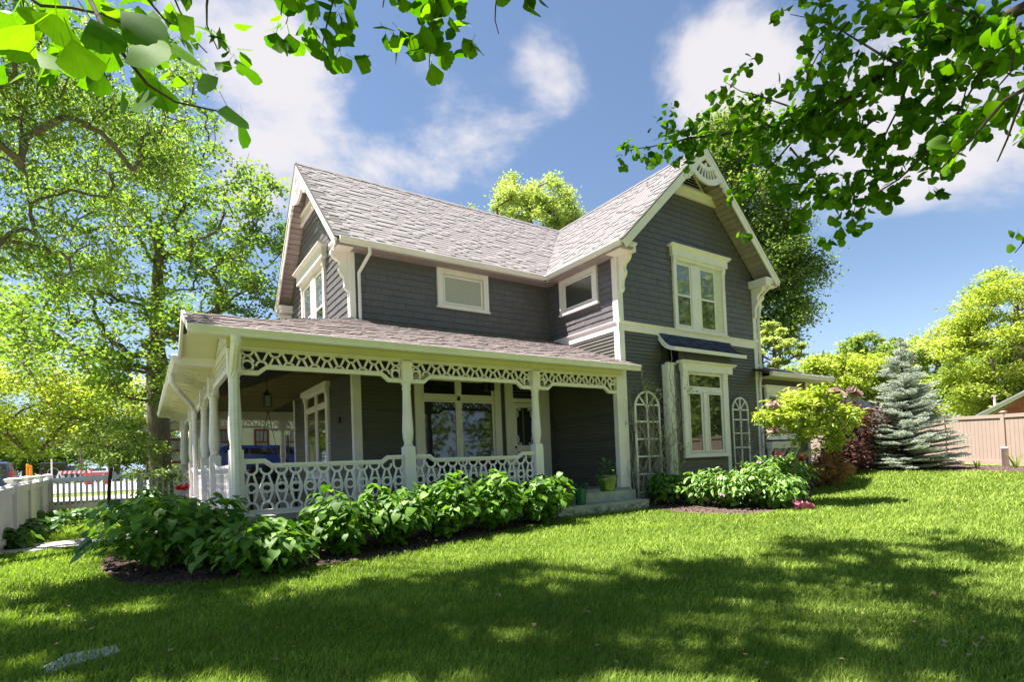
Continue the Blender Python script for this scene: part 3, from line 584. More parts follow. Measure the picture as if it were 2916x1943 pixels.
def baluster(fr, c, w, top, parent):
    global BAL
    s = w/.2; n0, n1 = -.012, .012; mb = MB(); wd = .033; cc = 0.
    F = Fr((0, 0, 0), fr.T, fr.N); zc = .893; h = .1*s-.016
    mb.strip(F, [(-h, top), (-h, 1.19)]+[(x, z) for x, z in arc(0, 1.19, h, pi, 2*pi, 10)]+[(h, top)], wd, n0, n1)
    mb.strip(F, arc(0, zc, .070, 0, 2*pi*.999, 14)[:-1], wd, n0, n1, closed=True)
    for sg in (-1, 1):
        mb.strip(F, [(sg*.032, 1.10), (sg*.048, 1.03), (sg*.078, .94), (sg*.088, .89), (sg*.078, .83), (sg*.04, .70), (sg*.03, .665)], wd*.92, n0, n1)
    mb.strip(F, [(-h, .54)]+[(x, z) for x, z in arc(0, .58, h, pi, 0, 10)]+[(h, .54)], wd, n0, n1)
    o = fr.p(c, 0, 0); key = 'baluster'
    ob = mb.build('baluster', 'white_paint', parent); ob.location = tuple(o); return ob
def balustrade(fr, t0, t1, k, shared=None):
    r = P('handrail', MB().strip(fr, [(t0, 1.325), (t0+.30, 1.325), (t0+.40, 1.25), (t1-.40, 1.25), (t1-.30, 1.325), (t1, 1.325)], .045, -.045, .045), 'white_paint')
    MB().strip(fr, [(t0, 1.29), (t0+.29, 1.29), (t0+.39, 1.215), (t1-.39, 1.215), (t1-.29, 1.29), (t1, 1.29)], .035, -.025, .025).build('under_rail', 'white_paint', r)
    b = MB().box(fr, t0, t1, -.03, .03, .47, .545).build('bottom_rail', 'white_paint', r); MB().box(fr, t0, t1, -.04, .04, .535, .555).build('rail_bead', 'white_paint', r)
    p = (t1-t0)/k; lo = hi = None
    for i in range(k):
        c = t0+p*(i+.5); raised = (c < t0+.3 or c > t1-.3)
        if raised:
            if hi is None: hi = baluster(fr, c, p*.94, 1.28, r)
            else: q = hi.copy(); COL.objects.link(q); q.location = tuple(fr.p(c, 0, 0))
        else:
            if lo is None: lo = baluster(fr, c, p*.94, 1.205, r)
            else: q = lo.copy(); COL.objects.link(q); q.location = tuple(fr.p(c, 0, 0))
balustrade(FP, .095, X1-.095, 12); balustrade(FP, X1+.095, X2-.095, 12)
for a, b in zip(ys, ys[1:]): balustrade(FPL, a+.095, b-.095, max(4, round((b-a)/.218)))
balustrade(FPE, .095, 2.985, 12)
# ceiling
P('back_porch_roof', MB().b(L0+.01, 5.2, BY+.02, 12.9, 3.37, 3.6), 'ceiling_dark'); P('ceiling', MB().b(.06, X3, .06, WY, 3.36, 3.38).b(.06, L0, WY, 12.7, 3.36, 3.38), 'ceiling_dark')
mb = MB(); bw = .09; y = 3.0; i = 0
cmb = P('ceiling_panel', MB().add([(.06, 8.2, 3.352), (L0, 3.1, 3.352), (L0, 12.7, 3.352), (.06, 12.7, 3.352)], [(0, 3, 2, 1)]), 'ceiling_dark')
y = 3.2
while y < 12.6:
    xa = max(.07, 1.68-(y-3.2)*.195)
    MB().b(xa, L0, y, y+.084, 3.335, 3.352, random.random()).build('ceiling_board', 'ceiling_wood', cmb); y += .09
# corner pediment facing the side yard
pw = Fr((-.06, 0, 0), (0, 1, 0), (-1, 0, 0)); pc = RGY
pd = P('pediment', MB().prism(pw, [(-.45, 3.20), (pc, RGZ-.08), (2*pc+.45, 3.20)], -.05, .0), 'cream_paint')
for i in range(7):
    a = pi*(.12+.76*i/6); MB().strip(pw, [(pc+.10*cos(a), 3.24+.05*sin(a)), (pc+(.42)*cos(a), 3.24+.30*sin(a))], .03, 0, .02).build('sun_ray', 'white_paint', pd)
for (a, b) in (((-.5, 3.21), (pc, RGZ-.03)), ((2*pc+.5, 3.21), (pc, RGZ-.03))):
    P('bargeboard', MB().strip(Fr((px0, 0, 0), (0, 1, 0), (-1, 0, 0)), [a, b], .11, -.02, .02), 'white_paint')
    d = np.array(b)-np.array(a); P('pediment_soffit', MB().strip(Fr((0, 0, 0), (0, 1, 0), (-1, 0, 0)), [a, b], .02, .06, .59), 'cream_paint')
P('soffit', MB().b(px0, -.06, 1.98, 13, 3.12, 3.14), 'cream_paint')
P('eave_return', MB().b(px0-.02, -.06, 1.93, 2.03, 3.08, 3.3), 'white_paint')
for y in np.arange(2.6, 12.8, .6): P('rafter_tail', MB().prism(Fr((0, y, 0), (-1, 0, 0), (0, 1, 0)), [(.06, 3.14), (.06, 2.96), (.2, 3.0), (.3, 3.07), (.5, 3.12)], -.02, .02), 'cream_paint')
# screen door
dr = P('door', MB().box(FW, 6.78, 7.46, 0, .02, .47, 2.68), 'interior_dark', label='white framed screen door with scrolled corner brackets')
for a, b, q, r in ((6.78, 6.87, .47, 2.70), (7.37, 7.46, .47, 2.70), (6.87, 7.37, 2.58, 2.70), (6.87, 7.37, 1.42, 1.58), (6.87, 7.37, .47, .66)): MB().box(FW, a, b, .02, .05, q, r).build('stile', 'white_paint', dr)
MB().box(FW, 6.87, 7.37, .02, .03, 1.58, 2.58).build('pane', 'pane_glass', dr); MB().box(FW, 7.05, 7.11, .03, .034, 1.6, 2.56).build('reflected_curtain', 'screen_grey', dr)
for sx, x in ((1, 6.87), (-1, 7.37)):
    for sz, z in ((-1, 2.58), (1, 1.58)):
        MB().strip(FW, [(x, z+sz*.02), (x+sx*.13, z+sz*.02), (x+sx*.12, z+sz*.07), (x+sx*.08, z+sz*.05), (x+sx*.03, z+sz*.09), (x+sx*.05, z+sz*.18), (x+sx*.02, z+sz*.26)], .022, .03, .05).build('scroll', 'white_paint', dr)
for i in range(4): MB().strip(FW, arc(6.94+.12*i, 1.3, .05, 0, 2*pi*.999, 10)[:-1], .018, .03, .05, closed=True).build('fret', 'white_paint', dr)
MB().box(FW, 6.9, 7.34, .02, .03, .66, 1.42).build('lower_panel', 'screen_grey', dr)
for z in (1.4, 2.1): MB().box(FW, 7.46, 7.475, .02, .06, z, z+.09).build('hinge', 'black_metal', dr)
MB().box(FW, 6.79, 6.82, .05, .09, 1.5, 1.56).build('handle', 'black_metal', dr)
df = P('door_frame', MB().box(FW, 6.54, 6.78, 0, .05, FL, 3.31).box(FW, 7.47, 7.96, 0, .04, FL, 3.31).box(FW, 6.78, 7.47, 0, .05, 3.2, 3.31).box(FW, 6.78, 7.47, 0, .05, 2.72, 2.82), 'white_paint')
MB().box(FW, 6.78, 7.47, .01, .02, 2.82, 3.2).build('pane', 'pane_glass', df)
for t in (6.56, 7.72):
    for z in (3.05, 3.0): MB().box(FW, t, t+.2, .05, .075, z, z+.025).build('moulding', 'white_paint', df)
P('doorbell', MB().box(FW, 6.64, 6.69, .05, .075, 1.62, 1.78), 'gutter_white')
for (t, z) in ((5.85, 3.1),):
    for k in (0, .17): P('wall_lantern', MB().box(FW, t+k, t+k+.11, .09, .2, 2.98, 3.2).box(FW, t+k+.03, t+k+.08, .03, .12, 3.1, 3.14), 'black_metal')
# ================================================================ GROUND
rng = np.random.default_rng(5)
def sma(t): t = np.clip(t, 0, 1); return t*t*(3-2*t)
def gha(x, y): return -.12*sma((-y-.5)/2.5)-.13*sma((-y-3)/5)+.45*sma((x-9)/12)+.9*sma((y-17)/34)*sma((12-x)/8)
def inpoly(x, y, poly):
    x = np.asarray(x); y = np.asarray(y); r = np.zeros(x.shape, bool); n = len(poly)
    for i in range(n):
        (x0, y0), (x1, y1) = poly[i][:2], poly[(i+1) % n][:2]
        c = ((y0 > y) != (y1 > y)) & (x < (x1-x0)*(y-y0)/((y1-y0) or 1e-9)+x0); r ^= c
    return r
def lawnmat():
    m, t, b = nt('lawn', .9, .1); c = mnode(t, 'ShaderNodeTexCoord')
    n = mnode(t, 'ShaderNodeTexNoise'); t.links.new(c.outputs['Object'], n.inputs[0]); n.inputs['Scale'].default_value = .9; n.inputs['Detail'].default_value = 9; n.inputs['Roughness'].default_value = .72
    mp = mnode(t, 'ShaderNodeMapping'); t.links.new(c.outputs['Object'], mp.inputs[0]); mp.inputs[2].default_value = (0, 0, .5); mp.inputs[3].default_value = (1, 5, 1)
    n2 = mnode(t, 'ShaderNodeTexNoise'); t.links.new(mp.outputs[0], n2.inputs[0]); n2.inputs['Scale'].default_value = 1.6; n2.inputs['Detail'].default_value = 8
    a = mnode(t, 'ShaderNodeMath', operation='MULTIPLY_ADD'); t.links.new(n2.outputs[0], a.inputs[0]); a.inputs[1].default_value = .6; t.links.new(n.outputs[0], a.inputs[2])
    r = mnode(t, 'ShaderNodeValToRGB'); t.links.new(a.outputs[0], r.inputs[0]); r.color_ramp.elements[0].position = .62; r.color_ramp.elements[0].color = (.055, .10, .014, 1); r.color_ramp.elements[1].position = .98; r.color_ramp.elements[1].color = (.24, .27, .075, 1)
    t.links.new(r.outputs[0], b.inputs['Base Color']); bp = mnode(t, 'ShaderNodeBump'); n3 = mnode(t, 'ShaderNodeTexNoise'); t.links.new(c.outputs['Object'], n3.inputs[0]); n3.inputs['Scale'].default_value = 40; n3.inputs['Detail'].default_value = 6
    t.links.new(n3.outputs[0], bp.inputs['Height']); bp.inputs['Strength'].default_value = .8; bp.inputs['Distance'].default_value = .04; t.links.new(bp.outputs[0], b.inputs['Normal'])
lawnmat()
xs = np.unique(np.concatenate([np.linspace(-600, -40, 12), np.linspace(-40, -8, 30), np.linspace(-8, 30, 130), np.linspace(30, 80, 20), np.linspace(80, 900, 14)]))
ys_ = np.unique(np.concatenate([np.linspace(-300, -14, 10), np.linspace(-14, 16, 100), np.linspace(16, 70, 50), np.linspace(70, 900, 16)]))
Xg, Yg = np.meshgrid(xs, ys_); V = np.stack([Xg.ravel(), Yg.ravel(), gha(Xg, Yg).ravel()-.012], 1); nx, ny = len(xs), len(ys_)
I = (np.arange(ny-1)[:, None]*nx+np.arange(nx-1)[None]).ravel(); npmesh('lawn', V, np.stack([I, I+1, I+nx+1, I+nx], 1), 'lawn', kind='structure', smooth=True)
mat('mulch', (.085, .055, .047), .95, .1, .45, 14., bump=1., bscale=60, col2=(.15, .10, .09)); mat('concrete', (.46, .43, .40), .85, .2, .12, 3., bump=.3, bscale=40, col2=(.56, .53, .50)); mat('asphalt', (.24, .24, .25), .9, .2, .12, 3.)
def gp(u, v): q = gpt(u, v); return (q[0], q[1])
bedL = [gp(u, v) for u, v in ((362, 1668), (470, 1672), (600, 1660), (740, 1642), (867, 1620), (1080, 1592), (1301, 1546), (1450, 1514), (1600, 1480), (1665, 1462))]+[(6.0, -.38), (6.0, .1), (-.08, .1), (-.08, 4.6), (-1.0, 4.3), (-1.45, 1.2), (-1.62, .2), (-1.6, -.9)]
bedR = [gp(u, v) for u, v in ((1806, 1447), (1850, 1452), (1900, 1457), (1960, 1464), (2032, 1468), (2110, 1468), (2180, 1464), (2240, 1452), (2285, 1434), (2308, 1415), (2312, 1398), (2335, 1386), (2370, 1375), (2404, 1363))]+[(17.5, -.2), (17.6, 1.), (8.2, .4)]
fA, fB = at(2712, 1314, 20.9), at(2960, 1321, 17.6)                     # tan fence line
fd = unit(np.array((fB-fA)[:2])); fn = np.array((fd[1], -fd[0])); fn = fn if fn@(CAM[:2]-fA[:2]) > 0 else -fn
fL = fA[:2]-fd*12.5; fR = fB[:2]+fd*9
edge = [gp(u, v) for u, v in ((2425, 1341), (2480, 1343), (2560, 1344), (2650, 1344), (2750, 1344), (2830, 1345), (2930, 1347), (3100, 1352))]
bedF = edge+[tuple(fR+fn*.3), tuple(fR-fn*.2), tuple(fL-fn*.2), tuple(fL+fn*2.0)]
bedS = [gp(u, v) for u, v in ((-60, 1568), (60, 1550), (110, 1510), (145, 1492), (240, 1474), (345, 1462))]+[(-1.6, 13.6), (-3.5, 13.6), (-3.0, 3.6), (-3.5, 3.0)]
def sheet(name, poly, m, dz, kind='structure', sub=.35):
    x0, x1 = min(p[0] for p in poly), max(p[0] for p in poly); y0, y1 = min(p[1] for p in poly), max(p[1] for p in poly)
    import bmesh
    bm = bmesh.new(); vs = [bm.verts.new((p[0], p[1], 0)) for p in poly]; bm.faces.new(vs)
    for ax, a, b in ((0, x0, x1), (1, y0, y1)):
        q = a+sub
        while q < b:
            no = (1, 0, 0) if ax == 0 else (0, 1, 0); co = (q, 0, 0) if ax == 0 else (0, q, 0)
            bmesh.ops.bisect_plane(bm, geom=bm.verts[:]+bm.edges[:]+bm.faces[:], plane_co=co, plane_no=no); q += sub
    for v in bm.verts: v.co.z = gh(v.co.x, v.co.y)+dz
    for f in bm.faces:
        if f.normal.z < 0: f.normal_flip()
    me = bpy.data.meshes.new(name); bm.to_mesh(me); bm.free(); me.materials.append(MATS[m]); return link(name, me, None, (0, 0, 0), kind)
sheet('mulch_bed', bedL, 'mulch', .012); sheet('mulch_bed', bedR, 'mulch', .012); sheet('mulch_bed', bedF, 'mulch', .012, sub=.8); sheet('mulch_bed', bedS, 'mulch', .012)
# mulch chips
def chips(poly, n, name='mulch_chips'):
    x0, x1 = min(p[0] for p in poly), max(p[0] for p in poly); y0, y1 = min(p[1] for p in poly), max(p[1] for p in poly)
    x = rng.uniform(x0, x1, n*4); y = rng.uniform(y0, y1, n*4); k = inpoly(x, y, poly); x, y = x[k][:n], y[k][:n]; n = len(x); z = gha(x, y)+.014
    a = rng.uniform(0, pi, n); L = rng.uniform(.02, .06, n); w = rng.uniform(.008, .018, n); h = rng.uniform(.004, .022, n); tl = rng.uniform(-.015, .02, n)
    c = np.stack([x, y, z], 1); d = np.stack([np.cos(a)*L, np.sin(a)*L, tl], 1); s = np.stack([-np.sin(a)*w, np.cos(a)*w, 0*a], 1); up = np.stack([0*a, 0*a, h], 1)
    V = np.stack([c-d-s, c-d+s, c+d+s, c+d-s, c-d*.8+up, c+d*.8+up], 1).reshape(-1, 3); b = np.arange(n)[:, None]*6
    F = np.concatenate([b+np.array(q) for q in ((0, 4, 5, 3), (1, 2, 5, 4))], 0); F2 = F
    npmesh(name, V, F2, 'mulch', var=rng.random(len(F2)), kind='stuff')
chips(bedL, 9000); chips(bedR, 6000); chips(bedS, 1500); chips(bedF, 5000)
# paths
def slabs(name, pts, w, m='concrete', seg=1.5, label=None):
    """concrete walk of cast slabs with tooled joints"""
    root = None; pts = [np.array(p, float) for p in pts]
    walk = bpy.data.objects.new(name, None); COL.objects.link(walk); walk['wl'] = (0., 0., 0.); walk['kind'] = 'structure'
    for a, b in zip(pts, pts[1:]):
        L = np.linalg.norm(b-a); n = max(1, round(L/seg)); d = (b-a)/L; s = np.array((-d[1], d[0]))*w/2
        for i in range(n):
            p = a+d*(L*i/n+.006); q = a+d*(L*(i+1)/n-.006); c = [p-s, q-s, q+s, p+s]
            mb = MB(); mb.add([(k[0], k[1], gh(k[0], k[1])+.025) for k in c]+[(k[0], k[1], gh(k[0], k[1])-.05) for k in c], [(0, 1, 2, 3), (0, 4, 5, 1), (1, 5, 6, 2), (2, 6, 7, 3), (3, 7, 4, 0)], random.random()); mb.build('slab', m, walk)
pa = (np.array(gp(0, 1574)), np.array(gp(320, 1538))); dpa = unit(pa[1]-pa[0])
pathpts = [pa[0]-dpa*6, pa[0], pa[1], pa[1]+dpa*1.1]; PW = 1.3
slabs('garden_path', pathpts, PW)
low = [gp(120, 1494), gp(235, 1480), gp(360, 1470)]; slabs('side_path', low, .7, seg=1.2)
# front stone step and stepping slab
st = thing('stone_step', 'long rough faced limestone slab lying below the porch floor edge', 'step', (6.9, -.55, 0)); mb = MB(); mb.b(5.5, 8.06, -.78, -.34, .13, .19); mb.build('tread', 'stone', st)
n = 60; X = np.linspace(5.5, 8.06, n); mb = MB(); vs = []
for j, z in enumerate((-.06, .0, .07, .13)):
    for i in range(n): vs.append((X[i], -.80-(.02 if j in (0,) else 0)+random.uniform(-.045, .035)*(j < 3), z+random.uniform(-.012, .012)*(0 < j < 3)))
mb.add(vs, [(j*n+i, j*n+i+1, (j+1)*n+i+1, (j+1)*n+i) for j in range(3) for i in range(n-1)]); mb.b(5.5, 8.06, -.75, -.34, -.1, .13); mb.build('rock_face', 'rock_face', st)
sl = [gpt(u, v) for u, v in ((120, 1905), (190, 1868), (330, 1842), (345, 1862), (200, 1900), (140, 1925))]
mb = MB(); mb.prism(Fr((0, 0, 0), (1, 0, 0), (0, 1, 0)), [(0, 0), (0, 0), (0, 0)], 0, 0) if 0 else None
mb.add([(p[0], p[1], gh(p[0], p[1])+.006) for p in sl]+[(p[0], p[1], gh(p[0], p[1])-.05) for p in sl], [list(range(5, -1, -1))]+[(i, (i+1) % 6, (i+1) % 6+6, i+6) for i in range(6)])
slabR = mb.build('garden_slab', 'concrete'); tag(slabR, 'pale stone slab sunk in the shaded grass at the bottom corner of the lawn', 'paving slab')
slabpoly = [(p[0], p[1]) for p in sl]
# street on the left beyond the fence
for nm, v0, v1, mm, dz in (('street', 1399, 1410, 'asphalt', .02), ('pavement', 1416, 1428, 'concrete', .05)):
    a0, a1 = at(-900, 1, 1), None
    c0 = np.array((-1.2, 25.0 if nm == 'pavement' else 40.)); 
    y0, y1 = (24.5, 28.5) if nm == 'pavement' else (33., 62.)
    mb = MB(); xx = np.linspace(-70, 12, 60)
    for i in range(59):
        for (ya, yb) in [(y0+(y1-y0)*k/4, y0+(y1-y0)*(k+1)/4) for k in range(4)]:
            c = [(xx[i], ya), (xx[i+1], ya), (xx[i+1], yb), (xx[i], yb)]; mb.add([(p[0], p[1], gh(*p)+dz) for p in c], [(0, 1, 2, 3)])
    mb.build(nm, mm, kind='structure')
# ---------------- grass blades
HOUSEPOLY = [(-.15, -.2), (5.9, -.2), (5.4, -.85), (8.1, -.85), (8.2, 0), (17, 0), (17, 9), (-.1, 13.2)]
def pathmask(x, y, pts, w):
    m = np.zeros(x.shape, bool)
    for a, b in zip(pts, pts[1:]):
        a = np.array(a); b = np.array(b); d = (b-a); L = np.linalg.norm(d); d = d/L; t = (x-a[0])*d[0]+(y-a[1])*d[1]; s = abs(-(x-a[0])*d[1]+(y-a[1])*d[0]); m |= (t > -.05) & (t < L+.05) & (s < w/2)
    return m
def grass(n, name='grass'):
    # density falls with distance from the viewer's side of the lawn
    ang = rng.uniform(YAW-.84, YAW+.82, n); 
    r = 2.6*np.exp(rng.random(n)**.85*np.log(34/2.6)); x = CAM[0]+np.sin(ang)*r; y = CAM[1]+np.cos(ang)*r
    k = ~(inpoly(x, y, bedL) | inpoly(x, y, bedR) | inpoly(x, y, bedF) | inpoly(x, y, bedS) | inpoly(x, y, HOUSEPOLY) | (inpoly(x, y, slabpoly) & (rng.random(len(x)) < .45)) | pathmask(x, y, pathpts, PW+.02) | pathmask(x, y, low, .66) | (y > 22) | ((x > 26)))
    k &= ((x-fA[0])*fn[0]+(y-fA[1])*fn[1] > .1)
    x, y, r = x[k], y[k], r[k]; n = len(x); z = gha(x, y)-.015
    patch = .5+.5*np.sin(x*1.7+np.sin(y*2.3)*1.5)*np.cos(y*1.9+np.sin(x*1.3)*2)
    h = (.042+.026*rng.random(n))*(1+.25*patch)*np.clip(.8+r*.03, 1, 1.6); w = .0032*np.clip(r/4.2, .8, 6.)
    a = rng.uniform(0, 2*pi, n); lean = rng.normal(0, .45, (n, 2))*h[:, None]+np.array((.012, -.006)); c = np.stack([x, y, z], 1); s = np.stack([np.cos(a)*w, np.sin(a)*w, 0*a], 1)
    mid = c+np.stack([lean[:, 0]*.3, lean[:, 1]*.3, h*.6], 1); tip = c+np.stack([lean[:, 0], lean[:, 1], h*.98], 1)
    V = np.stack([c-s, c+s, mid+s*.75, mid-s*.75, tip], 1).reshape(-1, 3); b = np.arange(n)[:, None]*5
    near = r < 9; bn = b[near]
    F = np.concatenate([b+np.array((0, 1, 2)), b+np.array((0, 2, 3)), b+np.array((3, 2, 4))], 0)
    var = np.clip(.15+.45*rng.random(n)+.35*patch*rng.random(n), 0, 1); st = np.sin((x*.35+y*.94)*3.1+1.3*np.sin(x*.9))*np.sin(x*.7-y*.3); dry = rng.random(n) < .03+.20*(st > .45); var[dry] = 1.
    npmesh(name, V, F, 'grass', var=np.concatenate([var, var, var]), kind='stuff')
leafmat('grass', (.020, .072, .003), (.38, .46, .105), .36, (1.4, 1.7, .45), .65, .08)
grass(430000)
# ================================================================ FOLIAGE HELPERS
def rv(n): v = rng.normal(size=(n, 3)); return v/np.linalg.norm(v, axis=1)[:, None]
def leafcloud(C, size, flat=.55, droop=.25, aspect=.62, fold=.18, out=None):
    """folded four-vertex leaves at C (n,3)"""
    n = len(C); a = rv(n); a[:, 2] = a[:, 2]*.5-droop
    if out is not None: a += out*.6
    a /= np.linalg.norm(a, axis=1)[:, None]; nn = rv(n)*(1-flat); nn[:, 2] += flat; s = np.cross(a, nn); s /= np.linalg.norm(s, axis=1)[:, None]+1e-9; m = np.cross(s, a)
    L = (size*rng.uniform(.65, 1.25, n))[:, None]; w = L*aspect*.5
    V = np.stack([C, C+a*L*.45+s*w+m*L*fold*.5, C+a*L-m*L*.08, C+a*L*.45-s*w+m*L*fold*.5], 1).reshape(-1, 3); b = np.arange(n)[:, None]*4
    F = np.concatenate([b+np.array((0, 1, 2)), b+np.array((0, 2, 3))], 0); return V, F
def blob(c, r, n, shell=.5, lump=.18, top=0.):
    """n points in a lumpy ellipsoid, thinned towards the middle"""
    d = rv(n); f = (shell+(1-shell)*rng.random(n)**.6)**(.8); k = 1+lump*(np.sin(d[:, 0]*5+c[0])+np.sin(d[:, 1]*6+c[1])+np.sin(d[:, 2]*5+c[2]*3))/1.5
    return np.array(c)+d*np.array(r)*(f*k)[:, None]
def tree(name, label, cat, trunk, tr, cl, crad, nleaf, lsize, lm, bark='bark', seed=1, group=None, flat=.5, droop=.2, aspect=.62, limbs=0, tipr=.006, sparse=1., flatten=.6, upbias=.35, twigs=0, varb=0.):
    trunk = [np.array(p, float) for p in trunk]; base = trunk[0]; t = thing(name, label, cat, tuple(base), group)
    P_ = []; par = []
    k = 5
    for i in range(len(trunk)-1):
        for j in range(k): P_.append(trunk[i]+(trunk[i+1]-trunk[i])*j/k)
    P_.append(trunk[-1]); par = [-1]+list(range(len(P_)-1)); nt_ = len(P_); H = trunk[-1][2]-base[2]
    lowcut = base[2]+H*.22
    order = np.argsort(np.linalg.norm(cl-trunk[-1]*.6-base*.4, axis=1)); chains = []
    A = np.array(P_+[np.zeros(3)]*(len(cl)*4+4)); m = nt_; usable = A[:, 2] > lowcut
    for ci in order:
        c = cl[ci]; d = c-A[:m]; dist = np.linalg.norm(d, axis=1); cost = dist+np.maximum(0, -d[:, 2])*1.4*upbias*2+np.where(A[:m, 2] < lowcut, 50, 0)
        j = int(np.argmin(cost)); a = A[j]; L = dist[j]; ch = [j]; q = 3 if L > .8 else 2
        bend = rng.normal(0, .10*L, 3); bend[2] += upbias*.18*L
        for s_ in range(1, q+1):
            f = s_/q; p = a+(c-a)*f+bend*sin(pi*f)+(rng.normal(0, .03*L, 3) if s_ < q else 0); A[m] = p; par.append(ch[-1]); ch.append(m); m += 1
        chains.append(ch)
    w = np.zeros(m); kids = np.zeros(m, int)
    for i in range(m-1, -1, -1):
        if w[i] == 0: w[i] = tipr**2.3
        if par[i] >= 0: w[par[i]] += w[i]
    rad = w**(1/2.3); rad = np.maximum(tr*(rad/rad[0])**1.38, tipr*.6)
    tm = MB(); 
    tr_pts = [A[i] for i in range(nt_)]; r_ = [max(rad[i], tr*(1-.72*(i/nt_)**1.2)) for i in range(nt_)]; r_[0] *= 1.35; r_[1] *= 1.08
    tm.tube(tr_pts, r_, 12); tm.build('trunk', bark, t, smooth=True)
    bm_ = MB(); big = []
    for ch in chains:
        pts = [A[i] for i in ch]; r0 = min(rad[ch[0]]*.8, rad[ch[1]]*1.15); rr = [r0]+[rad[i] for i in ch[1:]]
        if limbs and len(big) < limbs and rr[0] > tr*.16: big.append(1); MB().tube(pts, rr, 7).build('limb', bark, t, smooth=True)
        else: bm_.tube(pts, rr, 5 if rr[0] > .02 else 4)
    for _ in range(twigs):
        c = cl[rng.integers(len(cl))]; e = c+rv(1)[0]*crad*1.2; bm_.tube([c, (c+e)/2+rv(1)[0]*crad*.15, e], [tipr, tipr*.8, tipr*.5], 3)
    bm_.build('branches', bark, t, kind='stuff')
    n = int(nleaf); idx = rng.integers(0, len(cl), n); off = rng.normal(size=(n, 3))*crad*.55; off[:, 2] *= flatten
    cen = cl[idx]+off; V, F = leafcloud(cen, lsize, flat, droop, aspect)
    cv = rng.random(len(cl)); var = np.clip(varb+.55*cv[idx]+.45*rng.random(n), 0, 1)
    npmesh('crown', V, F, lm, t, var=np.concatenate([var, var])); return t
def px2m(px, d): return px*d/FPX
def pblob(u, v, d, ru, rv_, n, rd=None, **k):
    c = at(u, v, d); return blob(c, (px2m(ru, d), px2m(rd or ru, d), px2m(rv_, d)), n, **k)
leafmat('leaf_maple', (.055, .125, .014), (.29, .395, .09), .42, (1.6, 1.75, .65))
leafmat('leaf_near', (.035, .10, .016), (.30, .40, .09), .42, (1.7, 1.8, .7))
leafmat('leaf_lime', (.15, .23, .025), (.47, .52, .11), .40, (1.5, 1.55, .6))
leafmat('leaf_mid', (.055, .11, .02), (.33, .41, .13), .36, (1.6, 1.7, .7))
leafmat('leaf_pale', (.26, .33, .09), (.52, .57, .24), .38, (1.5, 1.6, .7))
leafmat('leaf_dark', (.03, .075, .015), (.12, .2, .04), .35, (1.8, 2., .6))
leafmat('leaf_purple', (.03, .014, .018), (.12, .055, .045), .3, (2., 1.2, .9))
leafmat('leaf_orange', (.16, .07, .03), (.42, .24, .09), .3, (1.6, 1.4, .8))
leafmat('leaf_hydrangea', (.030, .095, .010), (.17, .30, .040), .33, (1.8, 2., .6), .5, .28)
leafmat('leaf_peony', (.06, .15, .025), (.24, .36, .09), .3, (1.7, 1.9, .6), .4, .45)
leafmat('leaf_hosta', (.03, .09, .02), (.13, .24, .05), .3, (1.8, 2., .6), .4, .4)
LG = leafmat('leaf_ginkgo', (.028, .090, .003), (.115, .23, .008), .48, (1.9, 2.1, .35), .55, .1)
g_t = LG.node_tree; g_c = mnode(g_t, 'ShaderNodeTexCoord'); g_s = mnode(g_t, 'ShaderNodeSeparateXYZ'); g_t.links.new(g_c.outputs['Object'], g_s.inputs[0])
g_a = mnode(g_t, 'ShaderNodeMath', operation='ARCTAN2'); g_t.links.new(g_s.outputs[0], g_a.inputs[0]); g_t.links.new(g_s.outputs[1], g_a.inputs[1])
g_n = mnode(g_t, 'ShaderNodeTexNoise', noise_dimensions='1D'); g_t.links.new(g_a.outputs[0], g_n.inputs['W']); g_n.inputs['Scale'].default_value = 22; g_n.inputs['Detail'].default_value = 3
g_n2 = mnode(g_t, 'ShaderNodeTexNoise'); g_t.links.new(g_c.outputs['Object'], g_n2.inputs[0]); g_n2.inputs['Scale'].default_value = 3.5; g_n2.inputs['Detail'].default_value = 4
g_m = mnode(g_t, 'ShaderNodeMath', operation='ADD'); g_t.links.new(g_n.outputs[0], g_m.inputs[0]); g_t.links.new(g_n2.outputs[0], g_m.inputs[1])
g_r = mnode(g_t, 'ShaderNodeMapRange'); g_t.links.new(g_m.outputs[0], g_r.inputs[0]); g_r.inputs[1].default_value = .6; g_r.inputs[2].default_value = 1.4; g_r.inputs[3].default_value = .72; g_r.inputs[4].default_value = 1.25
g_cr = [n for n in g_t.nodes if n.type == 'VALTORGB'][0]; g_v = mnode(g_t, 'ShaderNodeVectorMath', operation='SCALE'); g_dst = [l.to_socket for l in g_cr.outputs[0].links]
g_t.links.new(g_cr.outputs[0], g_v.inputs[0]); g_t.links.new(g_r.outputs[0], g_v.inputs['Scale'])
for g_k in g_dst: g_t.links.new(g_v.outputs[0], g_k)
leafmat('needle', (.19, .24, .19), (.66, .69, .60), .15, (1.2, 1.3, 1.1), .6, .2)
leafmat('petal_pink', (.75, .16, .36), (.85, .45, .6), .35, (1.1, .9, .9)); leafmat('petal_red', (.45, .01, .02), (.6, .03, .04), .3, (1.1, .9, .9)); leafmat('petal_pale', (.65, .42, .50), (.8, .66, .7), .35, (1.1, 1., 1.))
leafmat('bloom_mauve', (.30, .20, .2), (.48, .36, .33), .3, (1.1, 1., 1.))
